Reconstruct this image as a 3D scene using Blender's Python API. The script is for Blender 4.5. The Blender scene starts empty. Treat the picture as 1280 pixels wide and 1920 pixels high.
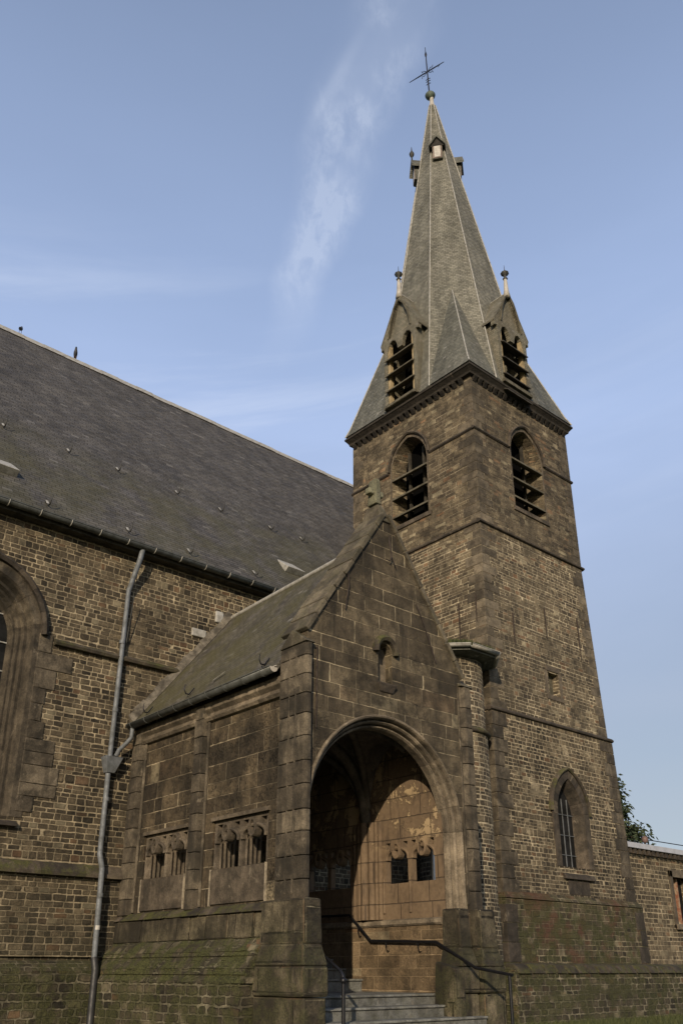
import bpy, bmesh, math, random
from mathutils import Vector, Matrix
from mathutils.geometry import tessellate_polygon
random.seed(7)
rad = math.radians
sc = bpy.context.scene
COL = sc.collection

# ------------------------------------------------------------------ camera
cd = bpy.data.cameras.new("camera"); cam = bpy.data.objects.new("camera", cd); COL.objects.link(cam)
cam.location = (0, 0, 0)                       # eye height, 1.6 m above the path
cam.rotation_euler = (rad(90 + 22.575), 0, rad(-41.341))
cd.sensor_fit = 'VERTICAL'; cd.sensor_height = 24.0; cd.sensor_width = 16.0
cd.lens = 24.0 * 1643.45 / 1920.0
cd.shift_y = 176.9 / 1920.0
cd.clip_start = 0.1; cd.clip_end = 2000
sc.camera = cam

# ------------------------------------------------------------------ world, sun, exposure
SUN_EL, SUN_DX, SUN_DY = rad(19), 0.77, 0.63          # light travels towards +x +y
sc.view_settings.view_transform = 'Standard'; sc.view_settings.look = 'None'
sc.view_settings.exposure = 0.0; sc.view_settings.gamma = 1.0
w = bpy.data.worlds.new("World"); sc.world = w; w.use_nodes = True
wt = w.node_tree; wt.nodes.clear()
wo = wt.nodes.new('ShaderNodeOutputWorld'); wb = wt.nodes.new('ShaderNodeBackground')
sky = wt.nodes.new('ShaderNodeTexSky'); sky.sky_type = 'NISHITA'; sky.sun_disc = False
sky.sun_elevation = SUN_EL; sky.sun_rotation = math.atan2(-SUN_DX, -SUN_DY) % (2 * math.pi)
sky.altitude = 50; sky.air_density = 1.0; sky.dust_density = 1.2; sky.ozone_density = 1.6
wb.inputs['Strength'].default_value = 0.098
def wn(t, **k):
    n = wt.nodes.new(t)
    for a, b in k.items(): setattr(n, a, b)
    return n
def wmath(op, a, b=None, c=None, clamp=False):
    n = wn('ShaderNodeMath', operation=op); n.use_clamp = clamp
    for i, v in enumerate((a, b, c)):
        if v is None: continue
        if isinstance(v, (int, float)): n.inputs[i].default_value = v
        else: wt.links.new(v, n.inputs[i])
    return n.outputs[0]
def wdot(s, v):
    n = wn('ShaderNodeVectorMath', operation='DOT_PRODUCT'); wt.links.new(s, n.inputs[0]); n.inputs[1].default_value = v
    return n.outputs['Value']
tc = wn('ShaderNodeTexCoord'); D = tc.outputs['Generated']
# cirrus: a tangent frame on the sky round one fixed compass direction
Fv = Vector((0.50, 0.55, 0.67)).normalized(); Rv = Fv.cross(Vector((0, 0, 1))).normalized(); Uv = Rv.cross(Fv)
f_ = wdot(D, Fv); fx = wmath('DIVIDE', wdot(D, Rv), f_); fy = wmath('DIVIDE', wdot(D, Uv), f_)
front = wmath('GREATER_THAN', f_, 0.1)
def wsmooth(v, a, b):
    n = wn('ShaderNodeMapRange', interpolation_type='SMOOTHSTEP'); wt.links.new(v, n.inputs[0])
    n.inputs[1].default_value = a; n.inputs[2].default_value = b
    return n.outputs[0]
def wnoise(vec, scale, detail=6, rough=.6, dist=0.):
    n = wn('ShaderNodeTexNoise'); wt.links.new(vec, n.inputs['Vector'])
    n.inputs['Scale'].default_value = scale; n.inputs['Detail'].default_value = detail
    n.inputs['Roughness'].default_value = rough; n.inputs['Distortion'].default_value = dist
    return n.outputs['Fac']
def wvec(x, y, z=0.):
    n = wn('ShaderNodeCombineXYZ')
    for i, v in enumerate((x, y, z)):
        if isinstance(v, (int, float)): n.inputs[i].default_value = v
        else: wt.links.new(v, n.inputs[i])
    return n.outputs[0]
wob = wmath('MULTIPLY', wmath('SUBTRACT', wnoise(wvec(0., fy, 3.), 9., 2), .5), .05)
line = wmath('ADD', wmath('SUBTRACT', wmath('SUBTRACT', fx, wmath('MULTIPLY', fy, .38)), wob), .060)
wid = wmath('ADD', .026, wmath('MULTIPLY', wsmooth(fy, -.05, .25), .022))
core = wmath('SUBTRACT', 1.0, wsmooth(wmath('DIVIDE', wmath('ABSOLUTE', line), wid), 0.2, 1.25))
core = wmath('MULTIPLY', core, wmath('MULTIPLY', wsmooth(fy, -.09, .02), wmath('SUBTRACT', 1.0, wsmooth(fy, .20, .34))))
dip = wmath('SUBTRACT', 1., wmath('MULTIPLY', .30, wmath('SUBTRACT', 1., wsmooth(wmath('ABSOLUTE', wmath('SUBTRACT', fy, .14)), .01, .05))))
core = wmath('MULTIPLY', core, dip)
puff = wmath('MULTIPLY', .7, wmath('SUBTRACT', 1., wsmooth(wmath('ABSOLUTE', wmath('SUBTRACT', fy, .055)), .01, .10)))
tex = wmath('MULTIPLY', wmath('ADD', wsmooth(wnoise(wvec(fx, fy, 3.), 11., 3, .5), .38, .62), puff, clamp=True), 1.35)
tex = wmath('MULTIPLY', tex, wsmooth(wnoise(wvec(wmath('MULTIPLY', fx, 1.6), wmath('MULTIPLY', fy, 1.0)), 34., 8, .66, .35), .30, .75))
strand = wmath('MULTIPLY', wmath('SUBTRACT', 1.0, wsmooth(wmath('ABSOLUTE', wmath('ADD', wmath('SUBTRACT', fx, wmath('MULTIPLY', fy, .62)), .142)), 0., .012)), wmath('MULTIPLY', wsmooth(fy, .14, .19), wmath('SUBTRACT', 1.0, wsmooth(fy, .20, .27))))
streak = wmath('ADD', wmath('MULTIPLY', core, wmath('ADD', .38, tex)), wmath('MULTIPLY', strand, .35), clamp=True)
Dz = wdot(D, (0, 0, 1))
def wcol(f, a, b):
    n = wn('ShaderNodeMix', data_type='RGBA')
    for i, v in ((0, f), (6, a), (7, b)):
        if isinstance(v, tuple): n.inputs[i].default_value = v + (1,)
        else: wt.links.new(v, n.inputs[i])
    return n.outputs[2]
def wlin(v, a, b, c, d):
    n = wn('ShaderNodeMapRange'); wt.links.new(v, n.inputs[0])
    for i, q in enumerate((a, b, c, d)): n.inputs[i + 1].default_value = q
    return n.outputs[0]
veilv = wvec(wmath('MULTIPLY', wdot(D, (0.75, -0.66, 0.)), 1.0), wmath('MULTIPLY', Dz, 4.5), wdot(D, (.66, .75, 0.)))
vn = wmath('SUBTRACT', wnoise(veilv, 1.7, 4, .5, .3), .5)
# high thin cirrostratus: whitish near the horizon, bluer overhead
hazec = wcol(wsmooth(Dz, .12, .72), (5.0, 5.3, 6.1), (7.1, 9.0, 13.6))
amt = wmath('ADD', wmath('MINIMUM', wlin(Dz, .12, .50, .62, .56), wlin(Dz, .55, .84, .56, .27)), wmath('MULTIPLY', vn, wlin(Dz, .45, .75, .40, .06)), clamp=True)
base = wcol(amt, sky.outputs[0], hazec)
bandn = wsmooth(wnoise(wvec(wdot(D, (.7 * .9, -.7 * .9, 0.)), wmath('MULTIPLY', wmath('SUBTRACT', Dz, wmath('MULTIPLY', wdot(D, (.66, -.75, 0.)), .16)), 9.), 2.5), 2.6, 6, .6, .25), .46, .74)
band = wmath('MULTIPLY', wmath('MULTIPLY', bandn, wmath('MULTIPLY', wsmooth(Dz, .30, .52), wmath('SUBTRACT', 1., wsmooth(Dz, .60, .72)))), wlin(wdot(D, (.75, -.66, 0.)), -.25, .20, .34, .05))
base = wcol(band, base, (8.2, 8.9, 10.4))
class _M: pass
mix = _M(); mix.outputs = {2: wcol(wmath('MULTIPLY', wmath('MULTIPLY', streak, .26), front), base, (8.5, 9.2, 10.6))}
wt.links.new(mix.outputs[2], wb.inputs[0]); wt.links.new(wb.outputs[0], wo.inputs[0])

sd = bpy.data.lights.new("sun", 'SUN'); sun = bpy.data.objects.new("sun", sd); COL.objects.link(sun)
sd.energy = 5.0; sd.angle = rad(0.5); sd.color = (1.0, 0.83, 0.62)
hl = math.hypot(SUN_DX, SUN_DY)
sun.rotation_euler = Vector((SUN_DX / hl * math.cos(SUN_EL), SUN_DY / hl * math.cos(SUN_EL), -math.sin(SUN_EL))).to_track_quat('-Z', 'Y').to_euler()
sun.location = (-20, -20, 30)

# ------------------------------------------------------------------ materials
class NT:
    def __init__(s, name):
        m = bpy.data.materials.new(name); m.use_nodes = True; s.m = m; s.t = m.node_tree; s.t.nodes.clear()
        s.out = s.t.nodes.new('ShaderNodeOutputMaterial'); s.b = s.t.nodes.new('ShaderNodeBsdfPrincipled')
        s.t.links.new(s.b.outputs[0], s.out.inputs[0])
    def n(s, t, **k):
        x = s.t.nodes.new(t)
        for a, b in k.items(): setattr(x, a, b)
        return x
    def put(s, sock, v):
        if v is None: return
        if isinstance(v, (int, float)): sock.default_value = v
        elif isinstance(v, (tuple, list)): sock.default_value = tuple(v) + ((1,) if len(sock.default_value) == 4 and len(v) == 3 else ())
        else: s.t.links.new(v, sock)
    def M(s, op, a, b=None, c=None, clamp=False):
        x = s.n('ShaderNodeMath', operation=op); x.use_clamp = clamp
        for i, v in enumerate((a, b, c)): s.put(x.inputs[i], v)
        return x.outputs[0]
    def V(s, op, a, b=None, out=0):
        x = s.n('ShaderNodeVectorMath', operation=op); s.put(x.inputs[0], a); s.put(x.inputs[1], b)
        return x.outputs['Value'] if op in ('DOT_PRODUCT', 'LENGTH') else x.outputs[0]
    def xyz(s, a, b, c=0.):
        x = s.n('ShaderNodeCombineXYZ')
        for i, v in enumerate((a, b, c)): s.put(x.inputs[i], v)
        return x.outputs[0]
    def sep(s, v):
        x = s.n('ShaderNodeSeparateXYZ'); s.put(x.inputs[0], v); return x.outputs
    def noise(s, v, scale, detail=4, rough=.55, dist=0., dim='3D', col=False):
        x = s.n('ShaderNodeTexNoise', noise_dimensions=dim)
        if dim == '1D': s.put(x.inputs['W'], v)
        else: s.put(x.inputs['Vector'], v)
        s.put(x.inputs['Scale'], scale); s.put(x.inputs['Detail'], detail); s.put(x.inputs['Roughness'], rough); s.put(x.inputs['Distortion'], dist)
        return x.outputs['Color'] if col else x.outputs['Fac']
    def white(s, v, dim='2D', col=False):
        x = s.n('ShaderNodeTexWhiteNoise', noise_dimensions=dim)
        if dim == '1D': s.put(x.inputs['W'], v)
        else: s.put(x.inputs['Vector'], v)
        return x.outputs['Color'] if col else x.outputs['Value']
    def ss(s, v, a, b, lo=0., hi=1., lin=False):
        x = s.n('ShaderNodeMapRange', interpolation_type='LINEAR' if lin else 'SMOOTHSTEP')
        for i, q in enumerate((v, a, b, lo, hi)): s.put(x.inputs[i], q)
        return x.outputs[0]
    def mix(s, f, a, b, mode='MIX'):
        x = s.n('ShaderNodeMix', data_type='RGBA', blend_type=mode); s.put(x.inputs[0], f); s.put(x.inputs[6], a); s.put(x.inputs[7], b)
        return x.outputs[2]
    def ramp(s, f, stops):
        x = s.n('ShaderNodeValToRGB'); e = x.color_ramp.elements
        while len(e) < len(stops): e.new(0.5)
        for q, (p, c) in zip(e, stops): q.position = p; q.color = tuple(c) + (1,)
        s.put(x.inputs[0], f); return x.outputs[0]
    def bump(s, h, dist, strength=1.0, prev=None):
        x = s.n('ShaderNodeBump'); s.put(x.inputs['Height'], h); x.inputs['Distance'].default_value = dist; x.inputs['Strength'].default_value = strength
        if prev is not None: s.put(x.inputs['Normal'], prev)
        return x.outputs[0]
    def fin(s, col, rough=.9, normal=None, metal=0., spec=.25):
        s.put(s.b.inputs['Base Color'], col); s.put(s.b.inputs['Roughness'], rough); s.put(s.b.inputs['Metallic'], metal)
        s.put(s.b.inputs['Specular IOR Level'], spec)
        if normal is not None: s.put(s.b.inputs['Normal'], normal)
        return s.m

def planar(k, cyl=None):
    """surface coordinates in metres: u along the course, v up the face"""
    g = k.n('ShaderNodeNewGeometry'); P = g.outputs['Position']; N = g.outputs['True Normal']
    if cyl:
        p = k.sep(P); a = k.M('ARCTAN2', k.M('SUBTRACT', p[1], cyl[1]), k.M('SUBTRACT', p[0], cyl[0]))
        return P, k.M('MULTIPLY', a, cyl[2]), p[2]
    N2 = k.V('ADD', N, (0.0007, 0.0003, 0.0))
    T = k.V('NORMALIZE', k.V('CROSS_PRODUCT', (0, 0, 1), N2)); B = k.V('CROSS_PRODUCT', N2, T)
    return P, k.V('DOT_PRODUCT', P, T), k.V('DOT_PRODUCT', P, B)

def masonry(name, bw, bh, mort, cols, mcol, cyl=None, wob=.012, relief=.018, msoft=.006, mfade=.45, moss=None, soot=.5,
            light=None, edgeround=.02, streak=.35, blotch=None, mdark=None, gain=.98, mth=(.38, .66), grit=(.55, 1.42), idv=.72, tone=(1., .985, .88), rowvar=.33, damp_shade=None, vary=.9, red=.4):
    k = NT(name); P, u, v = planar(k, cyl)
    # wobble the joints
    n1 = k.noise(P, 5.5, 3, .6, col=True); sx = k.sep(n1)
    u = k.M('ADD', u, k.M('MULTIPLY', k.M('SUBTRACT', sx[0], .5), wob * 3)); v = k.M('ADD', v, k.M('MULTIPLY', k.M('SUBTRACT', sx[1], .5), wob * 3))
    big = k.noise(P, .45, 2, .5)
    vv = k.M('DIVIDE', v, bh)
    vv = k.M('ADD', vv, k.M('MULTIPLY', k.noise(vv, .43, 1, .5, dim='1D'), rowvar * 4))
    r = k.M('FLOOR', vv); fv = k.M('SUBTRACT', vv, r)
    rr = k.white(r, '1D')
    uu = k.M('ADD', k.M('MULTIPLY', k.M('DIVIDE', u, bw), k.M('ADD', .78, k.M('MULTIPLY', rr, .5))), k.M('MULTIPLY', rr, 37.3))
    uu = k.M('ADD', uu, k.M('MULTIPLY', k.noise(k.M('ADD', uu, k.M('MULTIPLY', r, 11.7)), .75, 1, .5, dim='1D'), vary))
    c = k.M('FLOOR', uu); fu = k.M('SUBTRACT', uu, c)
    idn = k.white(k.xyz(c, r), '2D', col=True); i3 = k.sep(idn)
    du = k.M('MULTIPLY', k.M('MINIMUM', fu, k.M('SUBTRACT', 1, fu)), bw); dv = k.M('MULTIPLY', k.M('MINIMUM', fv, k.M('SUBTRACT', 1, fv)), bh)
    # rounded corners
    a = k.M('MAXIMUM', k.M('SUBTRACT', edgeround, du), 0.); b = k.M('MAXIMUM', k.M('SUBTRACT', edgeround, dv), 0.)
    d = k.M('SUBTRACT', edgeround, k.M('SQRT', k.M('ADD', k.M('MULTIPLY', a, a), k.M('MULTIPLY', b, b))))
    fine = k.noise(P, 46., 7, .7)
    d = k.M('ADD', d, k.M('MULTIPLY', k.M('SUBTRACT', fine, .5), mort * 1.1))
    mw = k.M('MULTIPLY', mort * .5, k.M('ADD', .1, k.M('ADD', k.M('MULTIPLY', k.noise(P, 1.1, 2, .5), .9), k.M('MULTIPLY', k.noise(P, 6.5, 4, .65), .9))))
    mask = k.ss(d, mw, k.M('ADD', mw, msoft))
    # stone colour
    mid = k.noise(P, 9., 5, .62)
    f = k.M('ADD', k.M('MULTIPLY', i3[0], idv), k.M('ADD', k.M('MULTIPLY', k.M('SUBTRACT', mid, .5), .75), k.M('MULTIPLY', k.M('SUBTRACT', big, .5), 1.0)), clamp=False)
    f = k.M('ADD', f, .42 - idv * .42, clamp=True)
    col = k.ramp(f, [(i / (len(cols) - 1), q) for i, q in enumerate(cols)])
    col = k.mix(1., col, k.xyz(*[k.ss(fine, .25, .75, grit[0], grit[1])] * 3), 'MULTIPLY')
    eg = k.ss(k.M('SUBTRACT', d, mw), .0, .022, .52, 1.)  # joint shadow painted in as a darker rim round each stone
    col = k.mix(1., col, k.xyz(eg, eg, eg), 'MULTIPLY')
    # a few reddish and a few pale stones
    col = k.mix(k.M('MULTIPLY', k.ss(i3[1], .93, .97), red), col, (.17, .092, .052))
    col = k.mix(k.M('MULTIPLY', k.ss(i3[2], .93, .97), .45), col, (.27, .235, .17))
    # mortar
    mn = k.M('ADD', k.M('MULTIPLY', k.noise(P, .9, 3, .6), .6), k.M('MULTIPLY', k.noise(P, 5., 5, .7), .4))
    mc = k.mix(k.ss(mid, .3, .75), mcol, tuple(x * .62 for x in mcol))
    mfn = k.M('MULTIPLY', k.ss(mn, mth[0], mth[1]), mfade, clamp=True)
    mc = k.mix(mfn, mc, mdark or tuple(x * .9 for x in cols[len(cols) // 2]))  # where mdark is given it paints the shadow lines of recessed joints
    if light is not None:                     # lime smeared over the stones in patches
        lm = k.M('MULTIPLY', k.ss(k.noise(P, light[0], 6, .68, .4), light[1], light[1] + .1), light[2])
        mask2 = k.M('MULTIPLY', mask, k.M('SUBTRACT', 1., lm))
    else: mask2 = mask
    col = k.mix(mask2, mc, col)
    # soot stains and vertical run-off
    pz = k.sep(P)
    st = k.noise(k.xyz(k.M('MULTIPLY', pz[0], 1.), k.M('MULTIPLY', pz[1], 1.), k.M('MULTIPLY', pz[2], .22)), 1.7, 5, .65)
    wt_ = k.ss(k.noise(P, 2.7, 7, .72, .3), .32, .68, .58, 1.38)
    col = k.mix(1., col, k.xyz(wt_, wt_, wt_), 'MULTIPLY')
    col = k.mix(k.M('MULTIPLY', k.ss(st, .49, .66), streak), col, (.017, .015, .012))
    so = k.noise(P, .8, 6, .62, .3)
    col = k.mix(k.M('MULTIPLY', k.ss(so, .48, .64), soot), col, (.020, .017, .013))
    if blotch is not None:
        bl = k.noise(P, blotch[0], 5, .6, .5)
        col = k.mix(k.M('MULTIPLY', k.ss(bl, blotch[1], blotch[1] + .12), blotch[2]), col, blotch[3])
    if moss is not None:                      # (z_full, z_none, strength)
        mo = k.noise(P, 3.2, 6, .68)
        zf = k.ss(k.M('ADD', pz[2], k.M('MULTIPLY', k.M('SUBTRACT', so, .5), 1.4)), moss[0], moss[1], 1., 0.)
        mf = k.M('MULTIPLY', k.M('MULTIPLY', zf, k.ss(mo, .42, .56)), moss[2])
        col = k.mix(mf, col, k.mix(k.ss(fine, .35, .65), (.016, .020, .008), (.080, .083, .030)))
    if damp_shade is not None:  # damp stain plus painted-in shade, stronger towards the wall foot
        df = k.M('MULTIPLY', k.ss(k.M('ADD', pz[2], k.M('MULTIPLY', k.M('SUBTRACT', st, .5), 2.0)), damp_shade[0], damp_shade[1], 1., 0.), damp_shade[2])
        col = k.mix(df, col, (.016, .017, .013))
    col = k.mix(1., col, tuple(gain * q for q in tone), 'MULTIPLY')
    h = k.M('ADD', mask, k.M('MULTIPLY', k.M('ADD', k.M('SUBTRACT', mid, .5), k.M('MULTIPLY', k.M('SUBTRACT', i3[2], .5), .9)), .8))
    nb = k.bump(h, relief * 1.5, 1.)
    nb = k.bump(fine, relief * .6, .9, nb)
    return k.fin(col, .92, nb)

BROWN = [(.028, .024, .018), (.075, .060, .043), (.125, .100, .070), (.19, .152, .105)]
BROWNL = [(.050, .040, .030), (.095, .076, .054), (.142, .114, .080), (.19, .155, .108)]
LIME = (.40, .345, .26)
M = {}
M['nave'] = masonry('nave_rubble', .18, .098, .015, BROWN, (.43, .36, .26), gain=.84, wob=.012, relief=.022, mfade=.8, mth=(.45, .7), soot=.35, streak=.25, moss=(-1.0, 1.9, .25), light=(.7, .66, .4), damp_shade=(-1.4, 3.2, .45))
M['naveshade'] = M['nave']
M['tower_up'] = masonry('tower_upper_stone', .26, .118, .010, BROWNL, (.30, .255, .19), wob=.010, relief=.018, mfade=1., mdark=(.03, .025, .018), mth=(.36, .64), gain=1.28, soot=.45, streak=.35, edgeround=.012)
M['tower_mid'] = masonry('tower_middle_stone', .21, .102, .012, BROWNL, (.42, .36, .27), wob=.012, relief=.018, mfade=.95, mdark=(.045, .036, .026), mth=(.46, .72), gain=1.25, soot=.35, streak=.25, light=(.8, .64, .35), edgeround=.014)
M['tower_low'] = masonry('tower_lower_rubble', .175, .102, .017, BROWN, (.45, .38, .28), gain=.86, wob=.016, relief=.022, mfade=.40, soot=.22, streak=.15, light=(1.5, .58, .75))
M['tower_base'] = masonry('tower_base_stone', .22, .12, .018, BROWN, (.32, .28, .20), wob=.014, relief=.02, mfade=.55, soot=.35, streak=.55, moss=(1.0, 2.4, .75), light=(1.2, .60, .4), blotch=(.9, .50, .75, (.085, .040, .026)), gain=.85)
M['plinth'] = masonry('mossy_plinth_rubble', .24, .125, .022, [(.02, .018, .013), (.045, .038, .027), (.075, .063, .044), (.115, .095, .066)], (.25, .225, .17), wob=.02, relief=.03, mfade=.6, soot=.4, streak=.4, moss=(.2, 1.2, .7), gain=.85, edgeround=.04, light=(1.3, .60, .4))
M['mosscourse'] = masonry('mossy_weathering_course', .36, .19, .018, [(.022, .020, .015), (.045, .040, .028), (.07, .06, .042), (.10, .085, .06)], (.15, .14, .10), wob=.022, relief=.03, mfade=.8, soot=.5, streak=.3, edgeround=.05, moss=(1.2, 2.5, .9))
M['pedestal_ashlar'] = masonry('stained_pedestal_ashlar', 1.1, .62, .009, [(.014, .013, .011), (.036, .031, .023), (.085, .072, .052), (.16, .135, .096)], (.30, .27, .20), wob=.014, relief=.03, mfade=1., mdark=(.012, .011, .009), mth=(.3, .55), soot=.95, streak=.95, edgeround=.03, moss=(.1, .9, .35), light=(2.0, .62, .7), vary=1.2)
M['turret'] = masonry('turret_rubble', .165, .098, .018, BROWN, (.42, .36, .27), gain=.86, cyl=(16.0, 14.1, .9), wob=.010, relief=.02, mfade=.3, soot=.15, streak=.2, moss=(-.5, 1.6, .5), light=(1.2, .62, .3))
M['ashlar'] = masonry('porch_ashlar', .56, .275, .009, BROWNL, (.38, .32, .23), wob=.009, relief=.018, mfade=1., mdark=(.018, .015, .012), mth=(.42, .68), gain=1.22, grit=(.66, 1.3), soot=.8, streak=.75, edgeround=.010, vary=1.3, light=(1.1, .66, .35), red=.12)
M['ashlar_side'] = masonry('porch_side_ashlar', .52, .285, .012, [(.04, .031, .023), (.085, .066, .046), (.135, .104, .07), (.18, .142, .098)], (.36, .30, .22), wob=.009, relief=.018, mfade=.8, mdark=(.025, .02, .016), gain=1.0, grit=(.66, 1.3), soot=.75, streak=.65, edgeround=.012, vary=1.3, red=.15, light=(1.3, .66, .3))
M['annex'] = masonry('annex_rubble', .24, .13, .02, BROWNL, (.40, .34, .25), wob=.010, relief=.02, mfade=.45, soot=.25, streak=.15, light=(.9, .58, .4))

def stone(name, cols, soot=.45, pale=.35, moss=0., island=True, scale=1., relief=.012, streak=.3, mossz=None, tint=None):
    k = NT(name); g = k.n('ShaderNodeNewGeometry'); P = g.outputs['Position']
    isl = g.outputs['Random Per Island'] if island else .5
    mid = k.noise(P, 7. * scale, 5, .62); fine = k.noise(P, 50. * scale, 7, .7); so = k.noise(P, 1.5 * scale, 6, .65, .4)
    f = k.M('ADD', k.M('MULTIPLY', isl, .6), k.M('MULTIPLY', k.M('SUBTRACT', mid, .25), .75), clamp=True)
    col = k.ramp(f, [(i / (len(cols) - 1), q) for i, q in enumerate(cols)])
    col = k.mix(1., col, k.xyz(*[k.ss(fine, .25, .75, .55, 1.2)] * 3), 'MULTIPLY')
    wt_ = k.ss(k.noise(P, 3.4 * scale, 7, .72, .3), .32, .68, .62, 1.36)
    col = k.mix(1., col, k.xyz(wt_, wt_, wt_), 'MULTIPLY')
    col = k.mix(k.M('MULTIPLY', k.ss(so, .47, .62), soot), col, (.018, .016, .012))
    p = k.sep(P)
    st = k.noise(k.xyz(p[0], p[1], k.M('MULTIPLY', p[2], .15)), 5., 5, .65)
    col = k.mix(k.M('MULTIPLY', k.ss(st, .50, .66), streak), col, (.016, .014, .011))
    pl_ = k.noise(k.xyz(p[0], p[1], k.M('MULTIPLY', p[2], .5)), 3.6, 7, .72, .6)
    col = k.mix(k.M('MULTIPLY', k.ss(pl_, .60, .68), pale), col, (.26, .22, .16))
    if moss:
        mo = k.noise(P, 3.6, 6, .7); mf = k.M('MULTIPLY', k.ss(mo, .42, .62), moss)
        nz = k.sep(g.outputs['Normal'])[2]
        mf = k.M('MULTIPLY', mf, k.ss(nz, -.3, .4, .45, 1.))
        if mossz: mf = k.M('MULTIPLY', mf, k.ss(p[2], mossz[0], mossz[1], 1., 0.))
        col = k.mix(mf, col, k.mix(k.ss(fine, .35, .65), (.03, .034, .010), (.085, .082, .024)))
    nb = k.bump(k.M('ADD', mid, k.M('MULTIPLY', fine, .6)), relief * 2, 1.)
    return k.fin(col, .92, nb)
DK = [(.020, .018, .015), (.045, .037, .029), (.082, .066, .048), (.13, .105, .075)]
M['quoin'] = stone('quoin_stone', [(.030, .025, .018), (.066, .054, .038), (.12, .099, .069), (.18, .148, .102)], soot=.75, streak=.5)
M['quoin_up'] = stone('upper_quoin_stone', [(.05, .041, .029), (.095, .078, .054), (.145, .119, .082), (.20, .165, .115)], soot=.5, streak=.2)
M['trim'] = stone('moulded_trim_stone', [(.05, .041, .031), (.09, .073, .053), (.14, .113, .08), (.19, .155, .11)], soot=.4)
M['trim_warm'] = stone('warm_arch_stone', [(.08, .065, .046), (.14, .114, .08), (.20, .163, .114), (.26, .212, .15)], soot=.3, streak=.35)
M['trim_dark'] = stone('dark_string_stone', DK, soot=.6)
M['string_moss'] = stone('mossy_string_stone', DK, soot=.5, moss=.9)
M['coping'] = stone('lichened_coping_stone', [(.055, .047, .034), (.095, .081, .057), (.14, .118, .082), (.185, .155, .105)], soot=.5, moss=.22)
M['cross'] = stone('green_cross_stone', [(.12, .115, .075), (.17, .165, .108), (.22, .21, .14)], soot=.15, moss=.25)
M['mossplinth'] = stone('mossy_weathering_stone', DK, soot=.6, moss=.8, island=False, relief=.02)
M['pedestal'] = stone('stained_pedestal_stone', [(.014, .013, .011), (.032, .028, .021), (.065, .055, .040), (.13, .11, .08)], soot=.9, streak=.95, moss=.45, pale=.55)
M['step'] = stone('worn_step_stone', [(.11, .112, .10), (.16, .16, .145), (.21, .21, .188)], soot=.45, streak=.35, relief=.010, moss=.25)
M['cornice'] = stone('blackened_cornice_stone', [(.012, .011, .010), (.028, .024, .019), (.05, .042, .032)], soot=.6)
M['rib'] = stone('vault_rib_stone', [(.05, .042, .033), (.10, .085, .062), (.15, .12, .09)], soot=.4)

def plaster(name):
    k = NT(name); g = k.n('ShaderNodeNewGeometry'); P = g.outputs['Position']; p = k.sep(P)
    a = k.noise(P, 1.7, 6, .62, .8); b = k.noise(P, 12., 5, .65); c = k.noise(k.xyz(p[0], p[1], k.M('MULTIPLY', p[2], .3)), 6., 4, .6)
    col = k.ramp(k.M('ADD', k.M('MULTIPLY', b, .5), k.M('MULTIPLY', k.noise(P, 1.1, 3), .5)), [(.25, (.065, .046, .029)), (.5, (.125, .088, .054)), (.75, (.185, .134, .083))])
    a = k.M('ADD', k.noise(P, 2.6, 8, .72, .6), k.M('MULTIPLY', k.M('SUBTRACT', b, .5), .25))
    vv = k.M('DIVIDE', k.M('ADD', p[2], k.M('MULTIPLY', b, .02)), .36); rw = k.M('FLOOR', vv); fz = k.M('SUBTRACT', vv, rw); uu = k.M('ADD', k.M('DIVIDE', p[1], .74), k.M('MULTIPLY', k.white(rw, '1D'), .9)); fy_ = k.M('FRACT', uu)
    jd = k.M('MINIMUM', k.M('MULTIPLY', k.M('MINIMUM', fz, k.M('SUBTRACT', 1., fz)), .36), k.M('MULTIPLY', k.M('MINIMUM', fy_, k.M('SUBTRACT', 1., fy_)), .74))
    jt = k.ss(jd, .003, .012)
    hi = k.M('MULTIPLY', k.ss(a, .53, .56), k.ss(p[2], 1.9, 2.3))
    col = k.mix(k.M('MULTIPLY', hi, .8), col, (.33, .245, .14))
    col = k.mix(k.M('MULTIPLY', k.ss(c, .54, .70), .6), col, (.05, .037, .026))
    col = k.mix(k.M('MULTIPLY', k.M('SUBTRACT', 1., jt), .7), col, (.04, .03, .022))
    nb = k.bump(k.M('ADD', k.M('ADD', k.M('MULTIPLY', b, .6), hi), jt), .012, 1.)
    return k.fin(col, .9, nb)
M['plaster'] = plaster('peeling_ochre_plaster')
M['inner'] = masonry('inner_coursed_stone', .42, .2, .01, [(.10, .07, .043), (.155, .112, .071), (.21, .152, .098), (.26, .19, .125)], (.28, .21, .14), wob=.006, relief=.01, mfade=.5, soot=.3, streak=.35, edgeround=.01)

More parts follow.
